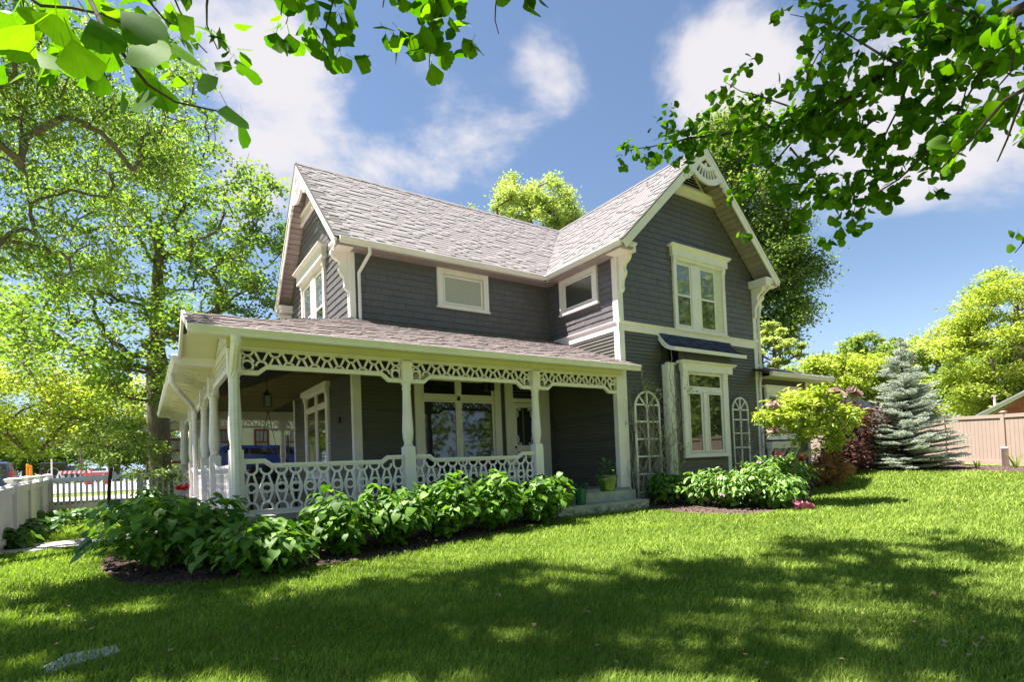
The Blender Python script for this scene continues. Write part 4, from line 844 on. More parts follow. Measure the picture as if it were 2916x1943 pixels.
# ---------------- leaf-by-leaf shrubs
def leaf_mesh(name, outline, curl=.22, fold=.14, m='leaf_hydrangea', var=.5):
    """outline: (x, y) half outline from base (0,0) to tip; +x side, mirrored; y is the length"""
    h = len(outline); vs = []; 
    for x, y in outline: vs.append((0, y, -curl*y*y))
    for sg in (-1, 1):
        for x, y in outline[1:-1]: vs.append((sg*x, y, -curl*y*y+fold*x-.25*curl*x*x*4))
    fs = []; k = h-2
    for s_ in range(2):
        o = h+s_*k
        tri = [(0, 1, o)]+[(i, i+1, o+i, o+i-1) for i in range(1, k)]+[(k, k+1, o+k-1)]
        fs += [t_[::-1] if s_ else t_ for t_ in tri]
    me = bpy.data.meshes.new(name); me.from_pydata(vs, [], fs); a = me.attributes.new('var', 'FLOAT', 'FACE'); a.data.foreach_set('value', [var]*len(fs)); me.materials.append(MATS[m]); me.polygons.foreach_set('use_smooth', [True]*len(fs)); return me
HEART = [(0, 0), (.30, -.02), (.43, .18), (.42, .42), (.30, .68), (.13, .88), (0, 1.08)]
LANCE = [(0, 0), (.10, .15), (.17, .35), (.16, .6), (.09, .85), (0, 1.05)]
OVAL = [(0, 0), (.18, .12), (.27, .35), (.25, .6), (.14, .85), (0, 1.0)]
def meshset(name, ol, m, k=6, **kw): return [leaf_mesh(name, ol, curl=random.uniform(.15, .55), fold=random.uniform(.05, .3), m=m, var=(i+.5)/k, **kw) for i in range(k)]
HY = meshset('leaf', HEART, 'leaf_hydrangea', 8); PE = meshset('leaf', LANCE, 'leaf_peony', 8); HO = meshset('leaf', OVAL, 'leaf_hosta', 6); PT = meshset('leaf', OVAL, 'leaf_lime', 6)
def orient(a, n):
    """matrix whose y axis is a (leaf length) and z axis near n"""
    a = Vector(a).normalized(); x = a.cross(Vector(n)).normalized() if abs(a.dot(Vector(n).normalized())) < .99 else a.orthogonal().normalized(); z = x.cross(a); return Matrix((x, a, z)).transposed()
def put_leaf(me, p, a, n, s, parent, base, name='leaf'):
    o = bpy.data.objects.new(name, me); COL.objects.link(o); M = orient(a, n).to_4x4(); M = Matrix.Translation(Vector(p)-Vector(base)) @ M @ Matrix.Diagonal((s, s, s, 1)); o.parent = parent; o.matrix_local = M; return o
def bush(name, label, cat, c, r, h, meshes, n, ls, m, group=None, inner=400, droop=.5, stems=14, z0=None, low=.15, squash=1., bark='dark_bark'):
    c = np.array((c[0], c[1], gh(c[0], c[1]) if z0 is None else z0)); t = thing(name, label, cat, tuple(c), group); R = random.Random(hash(label) % 9999 if 0 else int(c[0]*100+c[1]*37+5000))
    sm_ = MB(); tips = []
    for i in range(stems):
        a = R.uniform(0, 2*pi); q = R.uniform(.2, .8); e = c+np.array((cos(a)*r*q, sin(a)*r*q*squash, h*R.uniform(.6, .9))); sm_.tube([c+np.array((cos(a)*.08, sin(a)*.08, 0)), (c+e)/2+np.array((cos(a)*r*.1, sin(a)*r*.1, 0)), e], [.008, .006, .004], 4)
    sm_.build('stems', bark, t)
    k = 0
    while k < n:
        d = np.array((R.gauss(0, 1), R.gauss(0, 1), R.gauss(.35, 1))); d /= np.linalg.norm(d)
        if d[2] < -.45: continue
        lump = 1+.16*sin(d[0]*5+c[0]*9)+.13*sin(d[1]*6+c[1]*7); q = R.uniform(.78, 1.02)*lump
        p = c+np.array((d[0]*r*q, d[1]*r*q*squash, h*(low+(1-low)*(.45+.55*d[2]*q) if d[2] > 0 else low+(1-low)*.45*(1+d[2]*.9))))
        hd = np.array((d[0]+R.gauss(0, .5), d[1]+R.gauss(0, .5), 0)); hd /= np.linalg.norm(hd)+1e-6
        a = hd+np.array((0, 0, -droop*R.uniform(.2, 1.6)+.25*max(0, d[2]))); nn = np.array((d[0]*.5+R.gauss(0, .25), d[1]*.5+R.gauss(0, .25), 1.0)); s = ls*R.uniform(.55, 1.2)
        a = a/np.linalg.norm(a); put_leaf(R.choice(meshes), p-a*s*.4, a, nn, s, t, c); k += 1
    if inner:
        C = blob(c+np.array((0, 0, h*.5)), (r*.72, r*.72*squash, h*.42), inner, .3); C = C[C[:, 2] > c[2]+.04]; V, F = leafcloud(C, ls*.95, .5, .5, .75); var = rng.random(len(C)); npmesh('inner_leaves', V, F, m, t, var=np.concatenate([var, var]), kind='stuff')
    return t, c
HG = 'hydrangea bushes in front of the porch railing'
for i, (u, d, r, h, n, lab) in enumerate(((490, 7.35, .78, 1.0, 300, 'big broad leaved hydrangea at the outer corner of the porch, its back half sunlit'), (745, 7.15, .60, .66, 190, 'low shaded hydrangea between the corner bush and the first sunlit one'),
        (965, 8.15, .56, .90, 190, 'hydrangea below the middle of the first railing bay'), (1120, 8.75, .52, .93, 170, 'hydrangea just left of the second porch column'), (1270, 9.4, .54, 1.02, 190, 'full hydrangea below the wide porch window'),
        (1405, 10.0, .50, 1.02, 170, 'hydrangea between the wide window and the screen door'), (1535, 10.75, .52, .98, 180, 'last hydrangea of the row, beside the green pots'))):
    q = at(u, 1370, d-.30); bush('hydrangea_bush', lab, 'hydrangea', q, r*1.14, h*.95, HY, int(n*1.0), .14, 'leaf_hydrangea', HG, inner=900, low=.08)
# right-hand bed
q = at(1900, 1400, 13.1); bush('hydrangea_bush', 'low hydrangea at the foot of the left arched trellis', 'hydrangea', q, .55, .72, HY, 170, .13, 'leaf_hydrangea', inner=400)
def flower(c, s, m, parent, base, name='flower', k=22):
    C = np.array(c)+rv(k)*np.array((s*.25, s*.25, s*.2)); V, F = leafcloud(C, s*.8, .4, -.3, .9); var = rng.random(len(C)); npmesh(name, V, F, m, parent, var=np.concatenate([var, var]))
PG = 'peony bushes in the bed by the bay window'
for u, d, r, h, n, lab, fl in ((1985, 12.9, .50, .62, 150, 'peony bush right of the low hydrangea, below the bay window', ()), (2065, 12.6, .56, .66, 190, 'peony bush in the middle of the bed with a white bud', ((2057, 1412, 'petal_pale', .09),)), (2150, 12.5, .62, .82, 230, 'tall peony bush in front of the right trellis', ((2160, 1318, 'petal_pale', .06),)),
        (2215, 12.2, .58, .60, 200, 'sprawling peony bush at the front of the bed with two pink blooms on the grass', ((2273, 1440, 'petal_pink', .16), (2303, 1441, 'petal_pink', .15))), (2240, 13.1, .60, .90, 230, 'peony bush with pink blooms behind the small tree', ((2216, 1293, 'petal_pink', .13), (2291, 1298, 'petal_pink', .13), (2277, 1311, 'petal_red', .10), (2240, 1306, 'petal_pale', .09)))):
    q = at(u, 1380, d); t, c = bush('peony_bush', lab, 'peony', q, r*1.08, h*1.28, PE, int(n*1.3), .165, 'leaf_peony', PG, inner=500, droop=.35)
    for (a, b, m, s) in fl: flower(at(a, b, d-.45), s, m, t, c)
# orange leaved shrub, purple shrubs
def massbush(name, label, cat, c, r, n, ls, m, group=None, stems=20, flat=.3, z0=None, **k):
    b = np.array((c[0], c[1], gh(c[0], c[1]) if z0 is None else z0)); t = thing(name, label, cat, tuple(b), group); C = blob(b+np.array((0, 0, r[2]*.98)), r, n, .55, **k); C = C[C[:, 2] > b[2]+.02]
    V, F = leafcloud(C, ls, flat, .1, .6); cv = np.sin(C[:, 0]*7)*np.cos(C[:, 1]*6+C[:, 2]*8)*.25; var = np.clip(.5+cv+rng.normal(0, .22, len(C)), 0, 1); npmesh('crown', V, F, m, t, var=np.concatenate([var, var]))
    mb = MB()
    for i in range(stems):
        a = random.uniform(0, 2*pi); e = b+np.array((cos(a)*r[0]*.7, sin(a)*r[1]*.7, r[2]*random.uniform(.8, 1.6))); mb.tube([b, (b+e)/2+np.array((0, 0, .1)), e], [.012, .008, .005], 4)
    mb.build('stems', 'dark_bark', t); return t
massbush('barberry_shrub', 'rounded orange brown shrub at the corner of the mulch bed', 'shrub', at(2362, 1380, 15.3), (.64, .56, .50), 6500, .05, 'leaf_orange', lump=.42)
massbush('purple_shrub', 'tall dark purple leaved shrub between the small tree and the blue spruce', 'shrub', at(2440, 1350, 19.), (1.0, .8, 1.0), 5200, .13, 'leaf_purple', lump=.4)
massbush('purple_shrub', 'low dark shrub behind the orange brown one', 'shrub', at(2400, 1350, 17.8), (.75, .6, .62), 2600, .11, 'leaf_purple')
# small panicle tree
d = 12.5; tb = at(2250, 1375, d); tb = np.array((tb[0], tb[1], gh(tb[0], tb[1])))
tp = [tb, at(2262, 1330, d), at(2278, 1285, d), at(2300, 1240, d+.1), at(2315, 1200, d+.2)]
cl = np.concatenate([pblob(2290, 1180, d, 95, 60, 60, shell=.3), pblob(2215, 1185, d-.1, 60, 30, 26), pblob(2370, 1190, d, 75, 40, 30), pblob(2310, 1130, d, 70, 35, 26), pblob(2335, 1250, d-.1, 60, 35, 20)])
t = tree('panicle_hydrangea_tree', 'small multi branched tree with lime green leaves in front of the rear window', 'small tree', tp, .035, cl, .16, 4300, .135, 'leaf_lime', seed=3, aspect=.45, flat=.5, droop=.0, upbias=.5, tipr=.006)
for u, v in ((2200, 1158), (2345, 1128), (2380, 1118), (2425, 1118), (2440, 1128), (2330, 1160), (2300, 1175), (2205, 1230)): flower(at(u, v, d-.3), .17, 'bloom_mauve', t, tb, 'dry_flower', 40)
# ================================================================ TREES
def pts(*a): return [at(*q) for q in a]
# big maple left of the house, sparse enough to show its limbs and the sky
d = 20.
mt_ = pts((462, 1400, d), (452, 1230, d), (448, 1060, d), (446, 900, d), (450, 760, d), (458, 640, d)); mt_[0][2] = gh(mt_[0][0], mt_[0][1])-.05
cl = np.concatenate([pblob(470, 560, d, 150, 330, 60, shell=.25), pblob(640, 620, d-1.5, 190, 230, 84, shell=.3), pblob(760, 620, d, 85, 140, 26), pblob(540, 330, d, 90, 150, 22), pblob(700, 840, d-.5, 110, 70, 26), pblob(250, 700, d-2, 200, 230, 80, shell=.3), pblob(330, 480, d, 190, 160, 60, shell=.4), pblob(300, 960, d-3, 260, 110, 80), pblob(120, 860, d-1, 180, 200, 60), pblob(380, 1080, d-3, 120, 70, 30), pblob(560, 780, d+2, 140, 120, 40), pblob(520, 930, d-2.5, 60, 60, 14)])
tree('maple_tree', 'tall open crowned maple with thick trunk standing behind the picket fence', 'tree', mt_, .34, cl, .42, 30000, .13, 'leaf_maple', limbs=22, tipr=.011, twigs=700, flat=.5, droop=.15, aspect=.8, flatten=.5, upbias=.45)
# nearer tree reaching in from the left edge
d = 11.
cl = np.concatenate([pblob(40, 430, d, 330, 200, 90, shell=.3), pblob(250, 300, d, 240, 160, 60, shell=.3), pblob(120, 150, d, 300, 120, 70), pblob(60, 690, d, 220, 110, 44), pblob(400, 420, d+.5, 110, 110, 24), pblob(-200, 500, d, 260, 300, 60)])
tree('weeping_maple_tree', 'feathery leaved tree whose drooping boughs fill the upper left corner', 'tree', [np.array((-9.2, 1.0, -.05)), np.array((-9.0, 1.2, 2.2)), np.array((-8.4, 1.3, 4.6)), np.array((-7.8, 1.2, 6.8))], .19, cl, .36, 26000, .11, 'leaf_near', limbs=10, tipr=.007, twigs=260, flat=.25, droop=.75, aspect=.38, flatten=.8, upbias=.3)
# lime green low boughs beyond the fence and the young tree by the gate
d = 24
cl = np.concatenate([pblob(60, 1130, d, 270, 120, 70, shell=.3), pblob(300, 1160, d+1, 150, 100, 50, shell=.3), pblob(-120, 1050, d, 200, 200, 40), pblob(180, 1240, d, 200, 50, 30)])
tree('lime_leaved_tree', 'low spreading lime green tree over the street side', 'tree', [np.array((-13, 19.5, .1)), at(-90, 1250, d), at(-20, 1150, d)], .22, cl, .7, 26000, .15, 'leaf_lime', limbs=6, tipr=.012, twigs=60, droop=.1, aspect=.8)
d = 16.6; sb = gpt(298, 1470); sb = at(306, 1440, d); sb[2] = gh(sb[0], sb[1])
cl = np.concatenate([pblob(330, 1240, d, 90, 50, 26), pblob(400, 1300, d-.4, 90, 40, 20), pblob(270, 1290, d, 60, 40, 12), pblob(440, 1350, d-.8, 60, 26, 8)])
tree('young_tree', 'slim dark stemmed young tree just inside the picket fence', 'small tree', [sb, at(312, 1370, d), at(322, 1300, d), at(324, 1270, d)], .045, cl, .26, 4200, .085, 'leaf_mid', tipr=.005, twigs=20, aspect=.75, bark='dark_bark')
# trees behind the house
def farblobs(name, label, u, v, d, ru, rh, n, nleaf, ls, lm, tr=.3, parts=(), crad=None, group=None, **k):
    """round crowned tree d metres off: crown centred on (u, v)"""
    c = at(u, v, d); b = np.array((c[0], c[1], gh(c[0], c[1]))); R = random.Random(int(u*7+v)); B = [pblob(u, v, d, ru, rh, n, shell=.55)]
    for (du, dv, r2, h2, n2) in parts: B.append(pblob(u+du, v+dv, d+R.uniform(-1, 1), r2, h2, n2, shell=.5))
    top = c+np.array((0, 0, px2m(rh, d)*.45)); cl = np.concatenate(B); cl = cl[cl[:, 2] > b[2]+.6]
    return tree(name, label, 'tree', [b, b+(c-b)*.5+np.array((.1, 0, 0)), c, top], tr, cl, crad or px2m(max(ru, rh), d)*.16, nleaf, ls, lm, group=group, tipr=.015, **k)
farblobs('pale_maple_tree', 'pale green tree rising behind the middle of the roof', 1510, 640, 33, 130, 110, 90, 26000, .20, 'leaf_pale', parts=((-170, 10, 30, 70, 12), (-60, -60, 60, 60, 16), (60, -80, 60, 50, 16), (100, 10, 50, 60, 14)), droop=-.4, flat=.2, aspect=.4)
d = 25.
cl = np.concatenate([pblob(2090, 430, d, 90, 130, 50, shell=.4), pblob(2130, 620, d, 120, 150, 70, shell=.5), pblob(2190, 760, d, 130, 110, 70, shell=.5), pblob(2200, 900, d, 110, 80, 50), pblob(2210, 640, d, 70, 70, 26), pblob(2270, 760, d, 60, 50, 18), pblob(2160, 960, d, 90, 60, 30), pblob(2100, 520, d+1, 60, 130, 20)])
c = at(2150, 1200, d); b = np.array((c[0], c[1], gh(c[0], c[1])))
tree('linden_tree', 'tall dense two toned tree right behind the gabled wing', 'tree', [b, at(2150, 1000, d), at(2140, 800, d), at(2110, 600, d), at(2090, 430, d)], .35, cl, .68, 60000, .135, 'leaf_mid', tipr=.012, droop=.1, aspect=.75, varb=-.12)
farblobs('dogwood_tree', 'small pale yellow tree peeping over the rear wing roof', 2205, 1000, 22, 70, 75, 40, 9000, .09, 'leaf_pale', tr=.12, flatten=.3, aspect=.8)
BG = 'round headed trees beyond the tan fence'
farblobs('lime_tree', 'bright yellow green round tree left of the spruce', 2380, 1090, 44, 135, 95, 110, 30000, .27, 'leaf_lime', parts=((-80, 40, 70, 50, 20), (90, 30, 60, 60, 20)), group=BG)
farblobs('lime_tree', 'mid green tree crowning the row behind the yellow green one', 2480, 1030, 52, 110, 80, 80, 22000, .28, 'leaf_mid', parts=((80, 10, 60, 50, 20),), group=BG, varb=.1)
farblobs('lime_tree', 'pale topped tree directly behind the tip of the spruce', 2670, 1040, 50, 90, 100, 70, 17000, .25, 'leaf_pale', group=BG)
farblobs('lime_tree', 'darker tree between the spruce and the big bright tree', 2740, 1120, 40, 75, 95, 70, 18000, .22, 'leaf_mid', group=BG, varb=-.15)
farblobs('locust_tree', 'large bright layered tree filling the right edge above the tan fence', 2900, 970, 30, 200, 230, 170, 52000, .19, 'leaf_lime', parts=((-110, 130, 110, 60, 40), (-60, -20, 90, 90, 40), (0, 190, 190, 50, 40)), flatten=.35, aspect=.5, tr=.35)
for i, (u, v, dd, ru, rh, lm, lab) in enumerate(((2560, 1150, 60, 90, 70, 'leaf_mid', 'low green tree seen through the gap left of the spruce'), (-40, 1180, 60, 170, 130, 'leaf_mid', 'broad tree across the street at the left edge'), (180, 1270, 66, 130, 65, 'leaf_dark', 'dark tree behind the parked vehicles'), (330, 1260, 62, 90, 60, 'leaf_dark', 'dark tree behind the utility pole'), (70, 1290, 58, 100, 45, 'leaf_dark', 'dark round tree left of the orange posts'), (420, 1270, 70, 80, 80, 'leaf_mid', 'tree behind the big maple trunk'))):
    farblobs('street_tree', lab, u, v, dd, ru, rh, 60, 12000, .3, lm, group='trees across the street')
# distant tree belt closing the horizon, and the garden trees behind the viewer that the windows mirror
for (x0, y0, x1, y1, hh) in ((-95, 70, 40, 110, 11), (55, 45, 90, -40, 9), (-26, -30, 48, -34, 13), (29, -10.5, 62, -40, 13)):
    C = []
    for k in range(420): f = rng.random(); C.append((x0+(x1-x0)*f+rng.normal(0, 2), y0+(y1-y0)*f+rng.normal(0, 2), rng.random()**.8*hh*(1+.25*sin(f*31))))
    C = np.array(C); idx = rng.integers(0, len(C), 26000); cen = C[idx]+rng.normal(size=(26000, 3))*np.array((1.1, 1.1, .8)); V, F = leafcloud(cen, .55, .4, .1, .7); cv = rng.random(len(C)); var = np.clip(cv[idx]*.6+rng.random(26000)*.4, 0, 1)
    npmesh('distant_woods', V, F, 'leaf_mid', var=np.concatenate([var, var]), kind='stuff')
# blue spruce
def spruce(base, H, R):
    t = thing('blue_spruce', 'silvery blue spruce with tiered branches standing in front of the tan fence', 'spruce', tuple(base)); mb = MB(); mb.tube([base, base+(0, 0, H*.5), base+(0, 0, H)], [.09, .05, .01], 8); mb.build('trunk', 'dark_bark', t)
    C = []; D = []; bm_ = MB(); z = .12
    while z < H-.05:
        f = z/H; rr = R*(1-f)**.88*(1-.25*max(0, .12-f)/.12); nb = int(15*(1-f)+6)
        for k in range(nb):
            a = rng.uniform(0, 2*pi); L = rr*rng.uniform(.72, 1.12); z0 = z+rng.uniform(-.08, .08); rise = -.10*L*(1-f)+.25*L*f
            e = base+np.array((cos(a)*L, sin(a)*L, z0+rise+.10*L)); s_ = base+np.array((0, 0, z0)); m_ = (s_+e)/2+np.array((0, 0, -.06*L)); bm_.tube([s_, m_, e], [.014*(1-f)+.004, .009*(1-f)+.003, .003], 4)
            side = np.array((-sin(a), cos(a), 0)); nseg = max(3, int(L*13))
            for q in range(nseg):
                g = (q+1)/nseg
                if g < .22 and f < .8: continue
                p = s_*(1-g)**2+2*m_*g*(1-g)+e*g*g
                for sg in (-1, 0, 1):
                    tw = .30*(1-.55*g)*L**.4*(1 if sg else .25); dr = unit(side*sg+np.array((cos(a), sin(a), 0))*.8+np.array((0, 0, .02)))
                    m2 = max(2, int(tw*32))
                    for w_ in range(m2): C.append(p+dr*tw*(w_+1)/m2+rng.normal(0, .008, 3)); D.append(dr)
        z += .155
    bm_.build('branches', 'dark_bark', t, kind='stuff'); C = np.array(C); D = np.array(D); C = np.repeat(C, 6, 0); D = np.repeat(D, 6, 0); n = len(C)
    a = D*.5+rv(n)*.75; a[:, 2] = abs(a[:, 2])*.7+.05; a /= np.linalg.norm(a, axis=1)[:, None]; s = np.cross(a, rv(n)); s /= np.linalg.norm(s, axis=1)[:, None]; L = rng.uniform(.03, .055, n)[:, None]
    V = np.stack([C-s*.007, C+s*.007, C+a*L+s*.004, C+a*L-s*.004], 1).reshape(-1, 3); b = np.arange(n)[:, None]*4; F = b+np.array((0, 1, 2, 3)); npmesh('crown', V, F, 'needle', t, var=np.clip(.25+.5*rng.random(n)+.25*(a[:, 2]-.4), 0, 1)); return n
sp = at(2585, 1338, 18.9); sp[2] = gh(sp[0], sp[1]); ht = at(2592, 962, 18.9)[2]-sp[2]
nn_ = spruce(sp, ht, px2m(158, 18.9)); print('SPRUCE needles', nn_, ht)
# ================================================================ GINKGO over the lawn (trunk stands behind the viewer)
GK = []
def ginkgo_mesh(var, seed):
    R = random.Random(seed); n = 15; vs = [(0, 0, 0), (0, .10, 0)]; fs = []; spread = radians(R.uniform(52, 74)); notch = R.uniform(.03, .12); curl = R.uniform(-.25, .35); cup = R.uniform(.1, .6)
    for i in range(n):
        a = -spread+2*spread*i/(n-1); r = .98*(1-.10*abs(a/spread)**2)-notch*math.exp(-(a/.10)**2)+R.uniform(-.03, .03)
        x, y = sin(a)*r*.62, .10+cos(a)*r*.86; vs.append((x, y, curl*y*y-cup*x*x)); 
    for i in range(n):
        a = -spread+2*spread*i/(n-1); x, y = sin(a)*.5*.62, .10+cos(a)*.5*.86; vs.append((x, y, curl*y*y-cup*x*x))
    for i in range(n-1): fs += [(1, 2+n+i, 2+n+i+1), (2+n+i, 2+i, 3+i, 3+n+i)]
    vs += [(-.012, -.35, .02), (.012, -.35, .02), (.012, .11, 0), (-.012, .11, 0)]; k = len(vs); fs.append((k-4, k-3, k-2, k-1))
    me = bpy.data.meshes.new('leaf'); me.from_pydata(vs, [], fs); a = me.attributes.new('var', 'FLOAT', 'FACE'); a.data.foreach_set('value', [var]*len(fs)); me.materials.append(MATS['leaf_ginkgo']); me.polygons.foreach_set('use_smooth', [True]*len(fs)); return me
GK = [ginkgo_mesh((i+.3)/8, 50+i) for i in range(8)]
gb = np.array((4.2, -12.2, gh(4.2, -12.2)))
gk = thing('ginkgo_tree', 'ginkgo whose fan leaved boughs hang across the top and upper right of the view', 'tree', tuple(gb))
gt = [gb, gb+(.05, .1, 2.4), gb+(-.1, .3, 5.), gb+(-.2, .8, 8.), gb+(-.4, 1.2, 11.), gb+(-.5, 1.4, 14.)]
MB().tube(gt, [.40, .30, .27, .22, .15, .06], 14).build('trunk', 'bark', gk, smooth=True)
boughs = []; GL = []
def bough(path, r0, r1, dens, size, off=.10, hang=.75, src=None, wig=.03):
    """path: (u, v, depth) points; leaves in tufts on short spurs along it"""
    P_ = [at(*q) for q in path]; pts_ = []
    for a, b in zip(P_, P_[1:]):
        L = np.linalg.norm(b-a); m = max(2, int(L/.12))
        for i in range(m): pts_.append(a+(b-a)*i/m+rng.normal(0, wig*.12, 3))
    pts_.append(P_[-1]); pts_ = np.array(pts_)
    rad = np.linspace(r0, r1, len(pts_)); full = ([src] if src is not None else [])+list(pts_); rr = ([r0*1.5] if src is not None else [])+list(rad)
    MB().tube(full, rr, 6).build('bough', 'dark_bark', gk, smooth=True)
    acc = 0.
    for i in range(1, len(pts_)):
        L = np.linalg.norm(pts_[i]-pts_[i-1]); acc += L*dens
        while acc > 0:
            acc -= 1; p = pts_[i-1]+(pts_[i]-pts_[i-1])*rng.random(); sp_ = rv(1)[0]*off*rng.uniform(.2, 1.); q = p+sp_
            for _ in range(rng.integers(5, 9)):
                o = rv(1)[0]; o[2] = -abs(o[2])*hang-.15*hang; a = unit(o+sp_/(off+1e-6)*.4); GL.append((q+a*size*.3+rng.normal(0, .015, 3), a, rv(1)[0]+np.array((0, 0, .8)), size*rng.uniform(.55, 1.1)))
    return pts_
T0 = at(3250, -180, 2.6)
S1 = gt[1]+(0, .0, .6)
# main right-hand bough, sweeping down to the left in front of the gable
b1 = bough([(3300, -260, 2.3), (2916, 20, 2.7), (2720, 110, 3.0), (2500, 215, 3.4), (2330, 330, 3.9), (2150, 365, 4.5), (1960, 395, 5.1), (1790, 428, 5.6)], .030, .004, 22, .088, .20, src=S1)
for path, de in ((((2480, 225, 3.4), (2380, 330, 3.7), (2290, 450, 4.0), (2230, 550, 4.3), (2180, 590, 4.4)), 11), (((2620, 160, 3.1), (2560, 300, 3.3), (2500, 430, 3.6), (2440, 560, 3.9), (2420, 640, 4.0)), 13),
                 (((2330, 330, 3.9), (2240, 300, 4.1), (2110, 260, 4.4), (2060, 230, 4.5)), 13), (((2880, 40, 2.6), (2800, 200, 2.8), (2720, 330, 3.1), (2640, 430, 3.3), (2520, 480, 3.6)), 13), (((2560, 190, 3.3), (2440, 110, 3.5), (2350, 60, 3.7), (2250, 40, 3.9)), 12),
                 (((2260, 400, 4.2), (2190, 480, 4.4), (2140, 560, 4.5), (2110, 600, 4.6)), 9), (((2000, 420, 5.0), (1930, 370, 5.1), (1860, 400, 5.3)), 13), (((2400, 280, 3.6), (2330, 200, 3.6), (2350, 120, 3.5)), 13), (((2700, 120, 3.0), (2620, 20, 3.2), (2480, -20, 3.4)), 13),
                 (((2250, 420, 4.2), (2330, 520, 4.1), (2400, 590, 4.1)), 12), (((2800, 60, 2.8), (2700, 10, 2.9), (2560, 60, 3.1), (2470, 110, 3.2)), 13), (((2900, 60, 2.5), (2880, 200, 2.6), (2800, 300, 2.8)), 12), (((2640, 430, 3.3), (2560, 510, 3.5), (2480, 560, 3.7), (2430, 620, 3.8)), 11), (((2500, 330, 3.5), (2380, 420, 3.8), (2290, 520, 4.0), (2200, 540, 4.2)), 12), (((2780, 120, 2.9), (2650, 250, 3.1), (2560, 380, 3.3)), 12), (((2420, 60, 3.6), (2330, 150, 3.7), (2290, 240, 3.9)), 11), (((2680, 60, 3.0), (2760, 220, 3.0), (2740, 330, 3.1)), 10)):
    bough(path, .008, .002, de*1.95, .085, .27)
# nearer right edge spray
b2 = bough([(3300, 60, 1.8), (3000, 200, 2.0), (2860, 290, 2.1), (2760, 400, 2.2), (2680, 480, 2.3)], .012, .003, 9, .085, .14, src=S1)
bough([(2960, 180, 2.1), (2890, 330, 2.2), (2840, 460, 2.3)], .008, .003, 8, .07, .10)
bough([(3050, 560, 2.4), (2960, 640, 2.5), (2890, 720, 2.6)], .006, .002, 5, .06, .08)
# top centre sprays
S2 = at(1300, -420, 2.8)
limb = [gt[2], at(2500, -700, 2.6), at(1700, -480, 2.7), at(1300, -330, 2.5), at(800, -260, 2.1), at(350, -230, 1.7)]
MB().tube(limb, [.09, .06, .045, .032, .022, .014], 8).build('bough', 'bark', gk, smooth=True)
for path, de, s_ in ((((1060, -300, 2.3), (960, -60, 2.15), (940, 50, 2.1), (915, 150, 2.1)), 9, .070), (((860, -270, 2.2), (800, -60, 2.0), (800, 40, 1.95)), 9, .070), (((1340, -330, 2.5), (1260, -140, 2.2), (1235, 60, 2.1), (1222, 190, 2.1)), 9.5, .072), (((1600, -440, 2.7), (1440, -160, 2.5), (1410, 20, 2.3), (1420, 95, 2.3)), 7, .068), (((1150, -310, 2.4), (1110, -80, 2.2), (1090, 20, 2.2)), 8, .070), (((560, -250, 2.1), (590, -40, 2.2), (590, 70, 2.3), (620, 140, 2.3)), 6, .066), (((480, -240, 2.2), (490, -20, 2.3), (540, 80, 2.3)), 8, .07)):
    bough(path, .007, .002, de*1.5, s_*1.25, .13, src=None)
bough([(-80, -120, 1.15), (120, 10, 1.1), (300, 50, 1.15), (470, 110, 1.25)], .004, .0015, 16, .060, .11)
bough([(300, -150, 1.5), (420, 10, 1.5), (520, 90, 1.55), (590, 150, 1.6)], .004, .0015, 12, .060, .10)
# close, soft spray in the top left corner
MB().tube([at(350, -230, 1.7), at(230, -60, 1.0), at(300, 90, .80), at(420, 240, .80), at(500, 290, .85), at(640, 320, .95)], [.008, .004, .003, .0022, .0018, .0012], 6).build('bough', 'dark_bark', gk, smooth=True)
for (u, v, d, du, dv, s_) in ((60, 130, .75, 1, .35, .078), (150, 120, .80, -.5, .6, .07), (200, 95, .72, .4, 1, .07), (110, 60, .7, -.8, .5, .075), (40, 30, .72, -.3, .6, .07), (250, 40, .75, .6, .8, .07), (330, 20, .72, .8, .5, .078), (370, 110, .80, 1, .7, .075), (290, 60, .78, -.2, 1, .06), (420, 60, .85, .6, .9, .07), (480, 110, .80, .9, .6, .072), (390, 180, .85, .3, 1, .055), (330, 120, .9, -.6, .7, .06), (440, 210, .85, .1, 1, .072), (420, 240, .8, -.3, 1, .060), (160, 30, .8, .2, 1, .07), (575, 200, .95, .3, 1, .050), (660, 190, .85, 1, .2, .056), (640, 290, .86, .5, .9, .062), (690, 330, .9, .1, 1, .06), (90, 10, .9, .3, 1, .06), (440, 20, .95, -.4, 1, .06), (500, 30, 1.0, .5, 1, .06), (15, 90, .85, -.9, .6, .06), (240, 100, .95, -.7, .9, .055), (300, 190, .9, -.6, 1, .055), (350, 250, .9, -.2, 1, .05), (90, 200, .82, -1, .2, .05), (20, 180, .8, -.8, .4, .05)):
    a = _r2*du-_u2*dv; p = at(u, v, d); GL.append((p, unit(a), -_f*.6+rv(1)[0]*.7+np.array((0, 0, .4)), s_*.88))
GL.sort(key=lambda g: -(g[3]/max(.5, proj(g[0])[2])))
for p, a, n_, s_ in GL[:300]: put_leaf(random.choice(GK), p, a, n_, s_, gk, gb)
allv = []; allf = []; av = []; o_ = 0
meshes_np = [(np.array([v.co[:] for v in m.vertices]), [tuple(f.vertices) for f in m.polygons]) for m in GK]
tri_np = []
for V_, F_ in meshes_np:
    T_ = []
    for f in F_:
        T_.append((f[0], f[1], f[2]))
        if len(f) == 4: T_.append((f[0], f[2], f[3]))
    tri_np.append((V_, np.array(T_)))
for p, a, n_, s_ in GL[300:]:
    k = random.randrange(8); V_, T_ = tri_np[k]; M = np.array(orient(a, n_)); allv.append((V_*s_)@M.T+p); allf.append(T_+o_); av += [(k+.3)/8]*len(T_); o_ += len(V_)
npmesh('leaf', np.concatenate(allv), np.concatenate(allf), 'leaf_ginkgo', gk, var=av, kind='stuff')
print('ginkgo leaves', len(GL))
